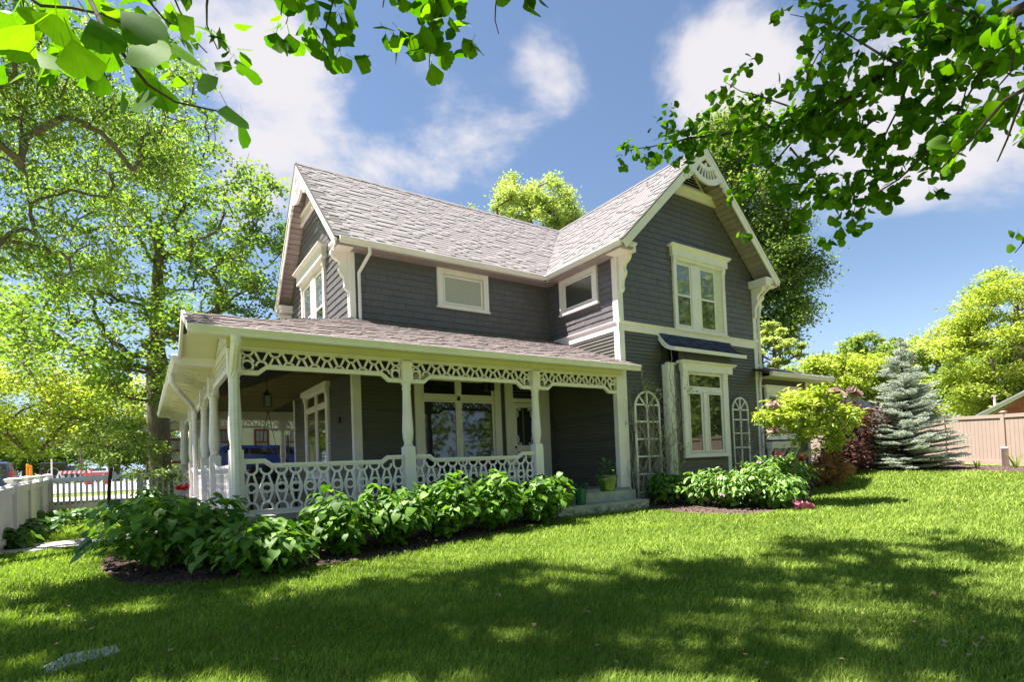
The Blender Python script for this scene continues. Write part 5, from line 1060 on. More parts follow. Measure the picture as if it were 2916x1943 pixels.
# high crown: the part overhead that shades the lawn
sdx, sdy = SUNV.x/SUNV.z, SUNV.y/SUNV.z
def shade(gu, gv, ru, rv_, n, hmin=9., hmax=14.5):
    """foliage clumps standing sunward of the lawn patch round ground pixel (gu, gv)"""
    out = []
    for _ in range(int(n*(1.45 if gu < 1450 else 1.0))):
        a = rng.uniform(0, 2*pi); q = sqrt(rng.random()); u, v = gu+cos(a)*ru*q, gv+sin(a)*rv_*q
        g = gpt(u, v); hgt = rng.uniform(hmin, hmax); p = np.array((g[0]+sdx*hgt, g[1]+sdy*hgt, g[2]+hgt))
        pu, pv, pz = proj(p)
        mg = 120+1500/max(pz, .3)
        if pz > .2 and -mg < pu < 2916+mg and -mg < pv < 2000: continue
        out.append(p)
    return out
# lawn patches (source pixel centre, spread, clump count)
SHADE = [(250, 1840, 300, 90, 17), (620, 1790, 260, 70, 14), (950, 1800, 240, 90, 14), (1250, 1880, 200, 50, 8), (1250, 1700, 220, 50, 11), (1600, 1740, 200, 60, 12), (1900, 1690, 200, 60, 14), (2150, 1620, 180, 40, 11), (2400, 1570, 170, 32, 9), (2600, 1640, 200, 30, 9), (2820, 1570, 110, 40, 6), (2150, 1850, 120, 40, 3), (2780, 1870, 140, 40, 5), (600, 1590, 220, 40, 10), (180, 1700, 140, 30, 6), (1650, 1860, 120, 40, 4), (2060, 1490, 60, 8, 2), (470, 1500, 160, 60, 7), (1480, 1620, 120, 30, 3), (480, 1580, 170, 50, 14), (740, 1550, 110, 60, 9), (520, 1670, 200, 18, 9)]
SH = []
for a in SHADE: SH += shade(*a)
# the crown also closes over and behind the viewer
for _ in range(280):
    p = np.array((rng.uniform(-3.5, 9), rng.uniform(-16, -7.5), rng.uniform(7.5, 15))); pu, pv, pz = proj(p)
    mg = 120+1500/max(pz, .3)
    if pz > .2 and -mg < pu < 2916+mg and -mg < pv < 2000: continue
    if np.hypot(p[0]-gb[0], p[1]-gb[1]) < 7.5: SH.append(p)
SH = np.array(SH); n = 56000; idx = rng.integers(0, len(SH), n); ks = rng.uniform(.6, 1.25, len(SH))[idx][:, None]; sb_ = rng.normal(size=(len(SH), 8, 3))*np.array((.30, .26, .16)); C = SH[idx]+sb_[idx, rng.integers(0, 8, n)]*ks+np.clip(rng.normal(size=(n, 3)), -1.7, 1.7)*.085; V, F = leafcloud(C, .145, .6, .1, .85); var = rng.random(n); npmesh('crown', V, F, 'leaf_ginkgo', gk, var=np.concatenate([var, var]))
mb = MB(); A = [np.array(g) for g in gt[2:]]
for c in SH[::2]:
    a = min(A, key=lambda q: np.linalg.norm(q-c)+max(0, q[2]-c[2])*1.5); mb.tube([a, (a+c)/2+np.array((0, 0, .3)), c], [.035, .022, .008], 4)
mb.build('branches', 'dark_bark', gk, kind='stuff')
# ================================================================ FENCES
mat('tan_vinyl', (.345, .265, .215), .55, .3, .04, 2., attr=.04); mat('fence_white', (.66, .64, .66), .55, .3, .06, 3., dirt=.2)
mat('cream_siding', (.62, .55, .42), .7, .2, .04); mat('red_frame', (.15, .022, .016), .6); mat('tan_stucco', (.36, .32, .22), .8); mat('brick_red', (.36, .10, .075), .85, .2, .2, 8., attr=.2); mat('mortar', (.42, .34, .30), .9); mat('grey_roof', (.30, .28, .33), .9); mat('pale_wall', (.6, .58, .6), .7)
mat('glaze_green', (.045, .10, .018), .22, .6, .25, 2.5, coat=.6); mat('teal_plastic', (.015, .115, .075), .4, .5, .1); mat('soil', (.02, .015, .01), 1.); mat('terracotta_dark', (.06, .035, .03), .6)
mat('car_navy', (.035, .04, .13), .25, .6, .05, coat=.8); mat('car_black', (.012, .014, .03), .25, .6, .05, coat=.8); mat('car_blue', (.03, .05, .30), .22, .6, .05, coat=.8); mat('car_silver', (.5, .5, .52), .3, .6, .05, coat=.8); mat('tyre', (.02, .02, .02), .8); mat('rim', (.4, .4, .42), .3, .5, metal=.7); mat('tail_red', (.5, .01, .015), .3, .5); mat('orange_plastic', (.85, .30, .02), .5); mat('barrier_red', (.75, .06, .04), .5); mat('plate_white', (.7, .7, .7), .5); mat('pole_wood', (.26, .17, .14), .9); mat('vine_stem', (.33, .29, .25), .9); mat('wicker', (.02, .018, .016), .6)
tf = thing('privacy_fence', 'tan vinyl privacy fence with capped posts along the right side of the garden', 'fence', tuple(fA))
F3 = Fr((fA[0], fA[1], 0), (fd[0], fd[1], 0), (fn[0], fn[1], 0)); pP = at(2889, 1321, 18.75); t0 = float((pP[:2]-fA[:2])@fd)
hz_ = lambda t: gh(*(fA[:2]+fd*t)); plank_me = None
ts = [t0+2.44*k for k in range(-7, 5)]; TOP = 1.76
for i, t in enumerate(ts):
    z = hz_(t); MB().box(F3, t-.065, t+.065, -.065, .065, z-.1, z+TOP+.05).build('post', 'tan_vinyl', tf)
    mb = MB(); mb.box(F3, t-.085, t+.085, -.085, .085, z+TOP+.05, z+TOP+.08); mb.add([F3.p(t+a, b, z+TOP+.08) for a, b in ((-.075, -.075), (.075, -.075), (.075, .075), (-.075, .075))]+[F3.p(t, 0, z+TOP+.12)], [(0, 1, 4), (1, 2, 4), (2, 3, 4), (3, 0, 4)]); mb.build('post_cap', 'tan_vinyl', tf)
    if i+1 < len(ts):
        t2 = ts[i+1]; za, zb = z, hz_(t2)
        for lo, hi, nm in ((TOP-.12, TOP, 'top_rail'), (.08, .20, 'bottom_rail')):
            MB().prism(F3, [(t+.065, za+lo), (t2-.065, zb+lo), (t2-.065, zb+hi), (t+.065, za+hi)], -.045, .045).build(nm, 'tan_vinyl', tf)
        n = 15; w = (t2-t-.13)/n
        for k in range(n):
            a = t+.065+w*k; f = (a-t)/(t2-t); zz = za+(zb-za)*f; mb = MB(); mb.prism(F3, [(a+.004, zz+.18), (a+w-.004, zz+.18), (a+w-.004, zz+TOP-.1), (a+.004, zz+TOP-.1)], -.012, .014, random.random()); mb.build('plank', 'tan_vinyl', tf)
# picket fence on the left
wf = thing('picket_fence', 'white board fence along the left side turning into open pickets beyond the garden', 'fence', (-3.4, 12.9, 0))
posts = [at(-60, 1380, 8.2), at(36, 1380, 10), at(78, 1378, 12.0), at(112, 1376, 14.2), at(136, 1374, 17.0)]; tops = [1.10, 1.20, 1.24, 1.28, 1.34]
def fpost(p, zt, w=.13):
    z = gh(p[0], p[1]); mb = MB(); mb.b(p[0]-w/2, p[0]+w/2, p[1]-w/2, p[1]+w/2, z-.05, zt-.05); mb.build('post', 'fence_white', wf)
    mb = MB(); mb.lathe((p[0], p[1], 0), [(w*.72, zt-.06), (w*.82, zt-.045), (w*.82, zt-.03), (w*.98, zt-.012), (w*.98, zt), (w*.3, zt+.025)], 4); mb.build('post_cap', 'fence_white', wf)
for p, z in zip(posts, tops): fpost(p, z)
for (p, za), (q, zb) in zip(zip(posts, tops), list(zip(posts, tops))[1:]):
    p2, q2 = np.array(p[:2]), np.array(q[:2]); L = np.linalg.norm(q2-p2); e = (q2-p2)/L; nn = np.array((e[1], -e[0])); Fp = Fr((p2[0], p2[1], 0), (e[0], e[1], 0), (nn[0], nn[1], 0))
    MB().prism(Fp, [(.06, za-.26), (L-.06, zb-.26), (L-.06, zb-.13), (.06, za-.13)], -.03, .045).build('rail', 'fence_white', wf)
    MB().prism(Fp, [(.06, .1), (L-.06, .1), (L-.06, .2), (.06, .2)], -.03, .045).build('rail', 'fence_white', wf)
    n = int(L/.10); w = L/n
    for k in range(n):
        a = w*k; zt = za+(zb-za)*(a/L); zc = zt-.08; mb = MB(); mb.prism(Fp, [(a+.003, .03), (a+w-.003, .03), (a+w-.003, zt-.2), (a+w*.72, zc-.02), (a+w*.5, zc), (a+w*.28, zc-.02), (a+.003, zt-.2)], -.012, .010, random.random()); mb.build('board', 'fence_white', wf)
c0 = posts[-1]; m0 = at(402, 1362, 17.5); e0 = at(523, 1358, 18.0)
fpost(m0, 1.38); fpost(e0, 1.36)
for (p, za), (q, zb) in (((c0, 1.27), (m0, 1.33)), ((m0, 1.33), (e0, 1.33))):
    p2, q2 = np.array(p[:2]), np.array(q[:2]); L = np.linalg.norm(q2-p2); e = (q2-p2)/L; nn = np.array((e[1], -e[0])); Fp = Fr((p2[0], p2[1], 0), (e[0], e[1], 0), (nn[0], nn[1], 0))
    for lo, hi in ((-.19, -.04), (-.98, -.88)): MB().prism(Fp, [(.07, za+lo), (L-.07, zb+lo), (L-.07, zb+hi), (.07, za+hi)], .0, .05).build('rail', 'fence_white', wf)
    n = int(L/.152)
    for k in range(n):
        a = .1+(L-.2)*k/(n-1); zt = za+(zb-za)*a/L; mb = MB(); mb.prism(Fp, [(a-.028, .08), (a+.028, .08), (a+.028, zt-.0), (a+.02, zt+.03), (a, zt+.045), (a-.02, zt+.03), (a-.028, zt)], -.025, .0); mb.build('picket', 'fence_white', wf)
# ================================================================ TRELLISES AND VINES
def trellis(name, label, x0, x1, z0, ztop, y, rungs, lean=.12):
    t = thing(name, label, 'trellis', ((x0+x1)/2, y, z0)); T = unit((1, 0, 0)); r = (x1-x0)/2; cx = (x0+x1)/2; zs = ztop-r
    F = Fr((0, y, 0), (1, 0, 0), (0, -1, 0))
    for x in (x0, x1): MB().box(F, x-.022, x+.022, 0, .035, z0, zs).build('upright', 'old_white_paint', t)
    MB().box(F, cx-.02, cx+.02, .0, .03, z0+.2, ztop).build('centre_bar', 'old_white_paint', t)
    MB().strip(F, arc(cx, zs, r, 0, pi, 14), .044, 0, .035).build('arch', 'old_white_paint', t)
    for a in (pi*.27, pi*.73): MB().strip(F, [(cx, zs), (cx+r*cos(a), zs+r*sin(a))], .03, .003, .03).build('spoke', 'old_white_paint', t)
    for z in rungs: MB().box(F, x0, x1, .004, .03, z-.02, z+.02).build('rung', 'old_white_paint', t)
    return t
trellis('garden_trellis', 'white arched trellis wound with bare vine stems left of the bay window', 8.40, 9.22, .05, 2.72, -.12, (.30, .73, 1.15, 1.57, 1.99, 2.40))
trellis('garden_trellis', 'narrower white arched trellis between the bay window and the corner of the house', 12.22, 12.93, .4, 2.70, -.08, (.85, 1.30, 1.70, 2.08, 2.36))
def vine(name, label, origin, n, box, seed, zmax, leafspots=(), bloom=()):
    R = np.random.default_rng(seed); t = thing(name, label, 'vine', origin); mb = MB()
    for k in range(n):
        p = np.array((R.uniform(box[0], box[1]), R.uniform(box[2], box[3]), R.uniform(0, .5) if R.random() < .6 else R.uniform(.5, 2))); d = unit((R.normal(0, .5), R.normal(0, .1), 1.)); pth = [p]; L = R.uniform(.6, 2.6); s = 0; r = R.uniform(.005, .015)
        while s < L and pth[-1][2] < zmax:
            d = unit(d+R.normal(0, .38, 3)*np.array((1, .35, .8))+np.array((0, 0, .12))); q = pth[-1]+d*.12; q[0] = min(max(q[0], box[0]-.1), box[1]+.1); q[1] = min(max(q[1], box[2]-.08), box[3]+.02); pth.append(q); s += .12
        if len(pth) > 2: mb.tube(pth, list(np.linspace(r, .0015, len(pth))), 4)
    mb.build('stems', 'vine_stem', t)
    for (p, k, sp_) in leafspots:
        C = np.array(p)+R.normal(0, sp_, (k, 3))*np.array((1, .4, .8)); V, F = leafcloud(C, .075, .3, .3, .5); var = rng.random(k); npmesh('leaves', V, F, 'leaf_lime', t, var=np.concatenate([var, var]))
    for (p, k, sp_) in bloom:
        C = np.array(p)+R.normal(0, sp_, (k, 3))*np.array((1, .4, 1)); V, F = leafcloud(C, .05, .2, .2, .9); var = rng.random(k); npmesh('flower', V, F, 'petal_pale', t, var=np.concatenate([var, var]))
    return t
vine('climbing_vine', 'tangled leafless climbing vine with a few pale blossoms over the left trellis', (8.8, -.2, 0), 150, (8.25, 9.9, -.30, -.04), 5, 3.3, (((8.85, -.2, 2.82), 60, .15), ((9.05, -.2, 2.6), 26, .14), ((10.0, -.38, 2.75), 34, .12), ((9.75, -.33, 1.35), 20, .09), ((9.5, -.4, .9), 18, .08), ((9.2, -.2, 1.5), 14, .09)), (((9.28, -.22, 2.62), 14, .05), ((9.42, -.22, 2.42), 16, .05), ((9.15, -.22, 2.75), 10, .05), ((9.7, -.4, 1.4), 8, .05)))
vine('climbing_vine', 'old vine stem clinging to the right corner board and trellis', (12.9, -.1, 0), 36, (12.2, 13.7, -.16, -.05), 9, 2.9)
for k in range(2):
    pass
mb = MB(); R = np.random.default_rng(3)
tv = thing('climbing_vine', 'thick twisted vine climbing the left post of the bay window', 'vine', (9.5, -.36, 0))
for k in range(5):
    z = R.uniform(0, .5); a = R.uniform(0, 6.28); pth = []
    while z < R.uniform(3., 4.2): pth.append((9.53+.11*cos(a)+R.normal(0, .02), -.345-.03*abs(sin(a)), z)); a += R.uniform(.1, .5); z += .13
    if len(pth) > 2: mb.tube(pth, .0065, 4)
mb.build('stems', 'vine_stem', tv)
# ================================================================ POTS AND PORCH THINGS
def pot(name, label, p, prof, m, plant=None, rimz=None, cat='plant pot'):
    t = thing(name, label, cat, tuple(p)); MB().lathe(p, prof, 28).build('body', m, t, smooth=True); r, z = prof[-1]
    return t
def potprof(r, h): return [(r*.62, 0), (r*.66, .01), (r*.74, h*.2), (r*.90, h*.55), (r*.97, h*.8), (r*.93, h*.88), (r*.97, h*.90), (r*1.06, h*.94), (r*1.06, h), (r*.98, h), (r*.94, h*.93)]
def potted(label, p, r, h, n, ls, mset, m, sz=.3):
    t = thing('potted_plant', label, 'plant', (p[0], p[1], p[2]+h*.93)); c = np.array((p[0], p[1], p[2]+h*.93)); MB().lathe(c, [(r*.94, -.01), (r*.94, 0)], 20).build('soil', 'soil', t)
    for _ in range(n):
        d = rv(1)[0]; d[2] = abs(d[2])+.25; q = c+d*np.array((r, r, sz))*rng.uniform(.3, .9); put_leaf(random.choice(mset), q, (d[0], d[1], d[2]*.5-.1), (d[0], d[1], 1), ls*rng.uniform(.6, 1.1), t, c)
p1 = pl(1730, 1400, 'z', FL); pot('plant_pot', 'large glazed green pot on the porch floor beside the corner board', p1, potprof(.23, .34), 'glaze_green'); potted('dark leafy plant growing in the large pot by the corner board', p1, .2, .34, 46, .13, HO, 'leaf_hosta', .3)
p2 = pl(1616, 1442, 'z', .19); pot('plant_pot', 'smaller glazed green pot on the stone step behind the last hydrangea', p2, potprof(.155, .31), 'glaze_green'); potted('small sprouting plant in the pot on the stone step', p2, .13, .31, 24, .09, HO, 'leaf_hosta', .14)
p3 = pl(1654, 1438, 'z', .19); tp_ = thing('plant_pot', 'tall teal planter with two looped handles on the stone step', 'planter', tuple(p3)); MB().lathe(p3, [(.085, 0), (.10, .02), (.135, .30), (.14, .34), (.13, .34), (.125, .30)], 8).build('body', 'teal_plastic', tp_)
for sg in (-1, 1):
    c = p3+_r*.13*sg; MB().tube([c+np.array((0, 0, .30)), c+_r*.02*sg+np.array((0, 0, .40)), c+np.array((0, 0, .445)), c-_r*.045*sg+np.array((0, 0, .42)), c-_r*.05*sg+np.array((0, 0, .34))], .018, 8).build('handle', 'teal_plastic', tp_, smooth=True)
potted('pale sprig in the teal planter', p3-np.array((0, 0, .02)), .11, .36, 14, .06, HO, 'leaf_hosta', .08)
lp = at(761, 1140, 12.6); lt = thing('hanging_lantern', 'black lantern hanging on a rod from the porch ceiling', 'lantern', tuple(lp)); mb = MB(); mb.b(lp[0]-.075, lp[0]+.075, lp[1]-.075, lp[1]+.075, lp[2]-.17, lp[2]-.15); mb.b(lp[0]-.08, lp[0]+.08, lp[1]-.08, lp[1]+.08, lp[2]+.10, lp[2]+.12)
for a, b in ((-1, -1), (1, -1), (1, 1), (-1, 1)): mb.b(lp[0]+a*.07-.008, lp[0]+a*.07+.008, lp[1]+b*.07-.008, lp[1]+b*.07+.008, lp[2]-.16, lp[2]+.11)
mb.lathe(lp, [(.11, .12), (.03, .2), (.015, .24)], 4); mb.tube([lp+(0, 0, .22), (lp[0], lp[1], 3.34)], .008, 5); mb.build('frame', 'black_metal', lt); MB().b(lp[0]-.05, lp[0]+.05, lp[1]-.05, lp[1]+.05, lp[2]-.14, lp[2]+.09).build('pane', 'pane_curtain', lt)
sa, sb2 = at(632, 1172, 20.), at(763, 1172, 20.); sa[2] = sb2[2] = 3.34
sw = thing('porch_swing', 'wooden porch swing hung on chains at the far end of the porch', 'porch swing', ((sa[0]+sb2[0])/2, (sa[1]+sb2[1])/2, .85)); e = unit((sb2-sa)*(1, 1, 0)); g = np.array((-e[1], e[0], 0))
for s_, q in ((-1, sa), (1, sb2)):
    for k in (-1, 1): MB().tube([q, q+g*k*.06+e*k*.42+np.array((0, 0, -2.2))], .011, 4).build('chain', 'black_metal', sw)
FSW = Fr(((sa+sb2)/2*(1, 1, 0)), e, g); L = np.linalg.norm((sb2-sa)[:2])/2+.1
for k in range(5): MB().box(FSW, -L, L, -.25+k*.1, -.17+k*.1, .88, .90).build('slat', 'wicker', sw)
for k in range(4): MB().box(FSW, -L, L, .26+k*.015, .28+k*.015, .95+k*.1, 1.03+k*.1).build('back_slat', 'wicker', sw)
for x in (-L, L-.05): MB().box(FSW, x, x+.05, -.27, .3, .84, 1.14).build('arm', 'wicker', sw)
def chair(label, x, y, rz):
    t = thing('porch_chair', label, 'chair', (x, y, FL), None); c, s = cos(rz), sin(rz); F = Fr((x, y, FL), (c, s, 0), (s, -c, 0))
    for a in (-.27, .27):
        for b in (-.24, .24): MB().box(F, a-.02, a+.02, b-.02, b+.02, 0, .40 if b > 0 else .75).build('leg', 'wicker', t)
    MB().box(F, -.29, .29, -.26, .28, .38, .44).build('seat', 'wicker', t); MB().box(F, -.27, .27, -.27, -.22, .46, .80).build('backrest', 'wicker', t)
    for a in (-.30, .27): MB().box(F, a, a+.05, -.24, .27, .58, .61).build('armrest', 'wicker', t)
chair('dark porch chair behind the left end of the railing', .75, 1.35, .5); chair('dark porch chair under the wide porch window', 4.6, 1.9, -.1); chair('dark porch chair beside the screen door', 5.95, 1.95, .2)
tw = pl(967, 1197, 'x', L0-.03); o = MB().prism(Fr((tw[0], tw[1], 0), (0, 1, 0), (-1, 0, 0)), arc(0, tw[2], .075, 0, 2*pi, 16)[:-1], 0, .03).build('wall_thermometer', 'black_metal', None, origin=tuple(tw)); tag(o, 'small round dark thermometer on the porch side wall right of its window', 'thermometer')
nb = at(540, 1128, 14.3); nest = MB(); R = np.random.default_rng(8)
for k in range(70): a = R.uniform(0, 6.28); r = .09; q = nb+np.array((cos(a)*r, sin(a)*r, R.uniform(-.03, .03))); nest.tube([q, q+R.normal(0, .05, 3)*(1, 1, .5)], .003, 3)
nest.lathe(nb, [(.05, -.04), (.1, -.01), (.1, .02), (.07, .02)], 10); o = nest.build('bird_nest', 'vine_stem', None, origin=tuple(nb)); tag(o, "brown bird's nest tucked on the elbow of the side downspout", 'nest')
# window box under the rear window
wb_ = thing('window_box', 'white flower box on four curved brackets under the rear wing window', 'flower box', (14.7, -.1, 1.3)); MB().prism(Fr((13.86, 0, 0), (0, -1, 0), (1, 0, 0)), [(.02, 1.24), (.20, 1.24), (.26, 1.44), (.02, 1.44)], 0, 1.64).build('box', 'old_white_paint', wb_)
for x in (13.92, 14.28, 14.62, 14.98, 15.3): MB().prism(Fr((x, 0, 0), (0, -1, 0), (1, 0, 0)), [(.02, .90), (.05, .90), (.07, 1.0), (.14, 1.12), (.20, 1.2), (.20, 1.24), (.02, 1.24)], 0, .05).build('bracket', 'old_white_paint', wb_)
wp = at(2864, 1322, 18.3); wp[2] = gh(wp[0], wp[1]); o = MB().lathe(wp, [(.095, -.05), (.095, .60), (.10, .60), (.10, .66), (.06, .675)], 18).build('vent_pipe', 'gutter_white', None, smooth=True, origin=tuple(wp)); tag(o, 'short white capped pipe standing in the mulch before the tan fence', 'pipe')
def blades(label, u, v, d, n, h, m='leaf_mid'):
    p = at(u, v, d); p[2] = gh(p[0], p[1]); t = thing('iris_clump', label, 'plant', tuple(p)); V = []; Fc = []
    for i in range(n):
        a = rng.uniform(0, 6.28); L = h*rng.uniform(.5, 1.1); s = np.array((cos(a), sin(a), 0)); b = p+s*.04; q = p+s*L*.35+(0, 0, L*.7); e = p+s*L*.6+(0, 0, L); w = np.array((-sin(a), cos(a), 0))*.012; o = len(V); V += [b-w, b+w, q+w, q-w, e]; Fc += [(o, o+1, o+2), (o, o+2, o+3), (o+3, o+2, o+4)]
    npmesh('leaves', np.array(V), np.array(Fc), m, t, var=rng.random(len(Fc)))
blades('small iris clump in the mulch near the white pipe', 2783, 1334, 18., 22, .32); blades('tall iris clump at the right end of the mulch bed', 2893, 1332, 17.6, 36, .5)
# hostas and ferns along the left fences
HGp = 'hostas and ground cover along the white fence'
k = 0
for (u, v, d, r, h, n, lab) in ((25, 1545, 9.5, .30, .40, 60, 'leafy ground cover at the left edge against the board fence'), (70, 1530, 10.6, .32, .40, 60, 'ground cover clump below the second fence post'), (108, 1508, 11.8, .40, .42, 60, 'bright clump below the third fence post'), (148, 1488, 13.8, .45, .45, 60, 'spiky topped clump at the fence corner'),
        (175, 1470, 15.4, .42, .34, 50, 'dark hosta at the foot of the first open pickets'), (215, 1467, 15.5, .42, .34, 50, 'glossy hosta below the middle pickets'), (250, 1458, 15.8, .40, .36, 50, 'light fern like clump beside the young tree'), (290, 1462, 15.3, .36, .32, 40, 'hosta at the base of the young tree'), (335, 1468, 15.0, .45, .40, 60, 'big hosta with pale leaves left of the corner hydrangea'), (372, 1462, 15.4, .4, .42, 50, 'dark hosta behind the corner hydrangea')):
    q = at(u, v, d); bush('hosta', lab, 'hosta', q, r, h, HO, n, .20, 'leaf_hosta', HGp, inner=120, droop=.3, stems=4, low=.1)
q = at(425, 1430, 15.4); bush('leafy_bush', 'dark bush growing in the tub beside the porch', 'bush', q, .45, .95, HO, 120, .15, 'leaf_hosta', inner=300, stems=8)
q = at(365, 1428, 15.6); q[2] = gh(q[0], q[1]); o = MB().b(q[0]-.22, q[0]+.22, q[1]-.12, q[1]+.12, q[2]+.05, q[2]+.42).b(q[0]-.25, q[0]+.25, q[1]-.15, q[1]+.15, q[2]+.38, q[2]+.45).build('planter_trough', 'terracotta_dark', None, origin=tuple(q)); tag(o, 'dark trough planter behind the corner hydrangea', 'planter')
q = at(522, 1440, 11.5); q[2] = 0.; rp_ = thing('geranium_pot', 'pot of red geraniums by the side of the porch', 'plant pot', tuple(q)); MB().lathe(q, potprof(.16, .34), 16).build('body', 'terracotta_dark', rp_); 
for _ in range(46): dd = rv(1)[0]; dd[2] = abs(dd[2]); put_leaf(random.choice(HO), q+np.array((0, 0, .42))+dd*.2, (dd[0], dd[1], .1), (0, 0, 1), .12, rp_, q)
flower(at(515, 1393, 11.4), .14, 'petal_red', rp_, q); flower(at(531, 1389, 11.4), .09, 'petal_red', rp_, q)
# ================================================================ VEHICLES
def vehicle(name, label, pos, rz, m, kind='suv', L=4.7, Wd=1.85, H=1.75, spare=False, cat='car', gz=1.08):
    """heading +t; rear faces -t; side profile pushed across the width with a narrower cabin"""
    z0 = pos[2]; t = thing(name, label, cat, tuple(pos)); c, s = cos(rz), sin(rz); F = Fr(pos, (c, s, 0), (-s, c, 0)); h = H; hw = Wd/2
    low = [(-L/2, .42), (-L/2+.05, .30), (L/2-.15, .28), (L/2, .45), (L/2-.02, .72), (L/2-.25, .90), (L/2-1.15, 1.0), (-L/2+.05, 1.02)]
    body = MB(); k = len(low)
    ring = lambda n, ins: [F.p(a*(1-ins*.03), n, z) for a, z in low]
    R_ = [ring(-hw, 1.6), ring(-hw+.06, 0), ring(hw-.06, 0), ring(hw, 1.6)]; vs = sum(R_, []); fs = [list(range(k)), list(range(4*k-1, 3*k-1, -1))]+[(j*k+i, j*k+(i+1) % k, (j+1)*k+(i+1) % k, (j+1)*k+i) for j in range(3) for i in range(k)]
    body.add(vs, fs)
    if kind == 'suv': top = [(-L/2+.03, 1.0), (-L/2+.10, 1.25), (-L/2+.28, h-.06), (-L/2+.5, h), (L/2-2.1, h), (L/2-1.75, h-.10), (L/2-1.1, 1.0)]
    elif kind == 'jeep': top = [(-L/2+.03, 1.0), (-L/2+.04, h-.04), (-L/2+.1, h), (L/2-1.7, h), (L/2-1.55, h-.08), (L/2-1.35, 1.0)]
    else: top = [(-L/2+.3, 1.0), (-L/2+.75, h-.1), (-L/2+1.2, h), (L/2-1.9, h), (L/2-1.5, h-.14), (L/2-1.0, .98)]
    k = len(top); wi = .16 if kind != 'jeep' else .05
    n_ = [hw-.05-wi*max(0, (z-1.0)/(h-1.0)) for _, z in top]
    vs = [F.p(a, -q, z) for (a, z), q in zip(top, n_)]+[F.p(a, q, z) for (a, z), q in zip(top, n_)]; body.add(vs, [list(range(k)), list(range(2*k-1, k-1, -1))]+[(i, (i+1) % k, (i+1) % k+k, i+k) for i in range(k)])
    body.build('body', m, t)
    # glass: rear, windscreen and sides, proud of the cabin
    za, zb = gz, h-.13; f = lambda z: hw-.05-wi*(z-1.0)/(h-1.0)
    def xat(z, pts_): 
        for (a, p), (b, q) in zip(pts_, pts_[1:]):
            if min(p, q) <= z <= max(p, q) and p != q: return a+(b-a)*(z-p)/(q-p)
        return pts_[0][0]
    ra, rb = xat(za, top[:4]), xat(zb, top[:4]); fa, fb = xat(za, top[-3:]), xat(zb, top[-4:])
    MB().add([F.p(ra-.012, -f(za)+.08, za), F.p(ra-.012, f(za)-.08, za), F.p(rb-.012, f(zb)-.08, zb), F.p(rb-.012, -f(zb)+.08, zb), F.p(ra+.02, -f(za)+.08, za), F.p(ra+.02, f(za)-.08, za), F.p(rb+.02, f(zb)-.08, zb), F.p(rb+.02, -f(zb)+.08, zb)], [(0, 1, 2, 3), (4, 5, 6, 7), (0, 1, 5, 4), (2, 3, 7, 6)]).build('rear_window', 'pane_glass', t)
    for sg in (-1, 1):
        for a0, a1 in ((.04, .34), (.37, .66), (.69, .97)):
            A = lambda q, z, x0, x1: x0+(x1-x0)*q; q = [(A(a0, za, ra+.1, fa-.1), za), (A(a1, za, ra+.1, fa-.1), za), (A(a1, zb, rb+.15, fb-.1), zb), (A(a0, zb, rb+.15, fb-.1), zb)]
            MB().add([F.p(x, sg*(f(z)+.008), z) for x, z in q]+[F.p(x, sg*(f(z)-.03), z) for x, z in q], [(0, 1, 2, 3), (7, 6, 5, 4), (0, 1, 5, 4), (1, 2, 6, 5), (2, 3, 7, 6), (3, 0, 4, 7)]).build('side_window', 'pane_glass', t)
        MB().box(F, -L/2-.02, -L/2+.12, sg*(hw-.05)-.08, sg*(hw-.05)+.03, .78, 1.30 if kind == 'suv' else 1.0).build('tail_light', 'tail_red', t)
        for a in (-L/2+.95, L/2-.95):
            w_ = MB(); w_.prism(F, arc(a, .36, .36, 0, 2*pi, 18)[:-1], sg*(hw-.20), sg*(hw+.01)); wo_ = w_.build('wheel', 'tyre', t); MB().prism(F, arc(a, .36, .22, 0, 2*pi, 14)[:-1], sg*(hw+.005), sg*(hw+.03)).build('rim', 'rim', wo_)
    MB().box(F, -L/2-.03, -L/2, -.28, .28, .62, .76).build('number_plate', 'plate_white', t); MB().box(F, -L/2-.07, -L/2+.1, -hw+.04, hw-.04, .36, .55).build('bumper', 'wicker', t)
    if kind == 'suv': MB().box(F, -L/2-.025, -L/2, -.5, .5, .93, .97).build('trim_bar', 'rim', t)
    if spare:
        G = Fr(F.p(-L/2-.02, 0, 0), F.N, -F.T); w_ = MB(); w_.prism(G, arc(0, 1.0, .42, 0, 2*pi, 20)[:-1], 0, .24); w2 = w_.build('spare_wheel', 'tyre', t); MB().strip(G, arc(0, 1.0, .36, 0, 2*pi*.999, 20)[:-1], .05, .24, .26, closed=True).build('rim', 'rim', w2)
    return t
def onroad(u, d): p = at(u, 1380, d); return np.array((p[0], p[1], gh(p[0], p[1])+.05))
def vtop(u, v, d, H): p = at(u, v, d); return np.array((p[0], p[1], gh(p[0], p[1])+.05))
away = lambda p: math.atan2(p[1]-CAM[1], p[0]-CAM[0])
p = onroad(-14, 31.); vehicle('parked_car', 'dark blue sport utility vehicle seen from behind at the left edge', p, away(p)-.12, 'car_navy', H=1.82)
p = onroad(152, 50); vehicle('parked_car', 'black boxy off road vehicle with a spare wheel on its back', p, away(p), 'car_black', kind='jeep', L=4.2, H=1.85, spare=True)
p = onroad(200, 60); vehicle('parked_car', 'dark pickup like vehicle parked right of the one with the spare wheel', p, away(p)-.2, 'car_black', H=1.8, Wd=1.9)
p = onroad(250, 62); vehicle('parked_car', 'white car parked behind the barricade', p, away(p)+1.1, 'car_silver', kind='sedan', H=1.5)
p = onroad(278, 58); vehicle('parked_car', 'silver car beside the young tree trunk', p, away(p), 'car_silver', kind='sedan', H=1.5)
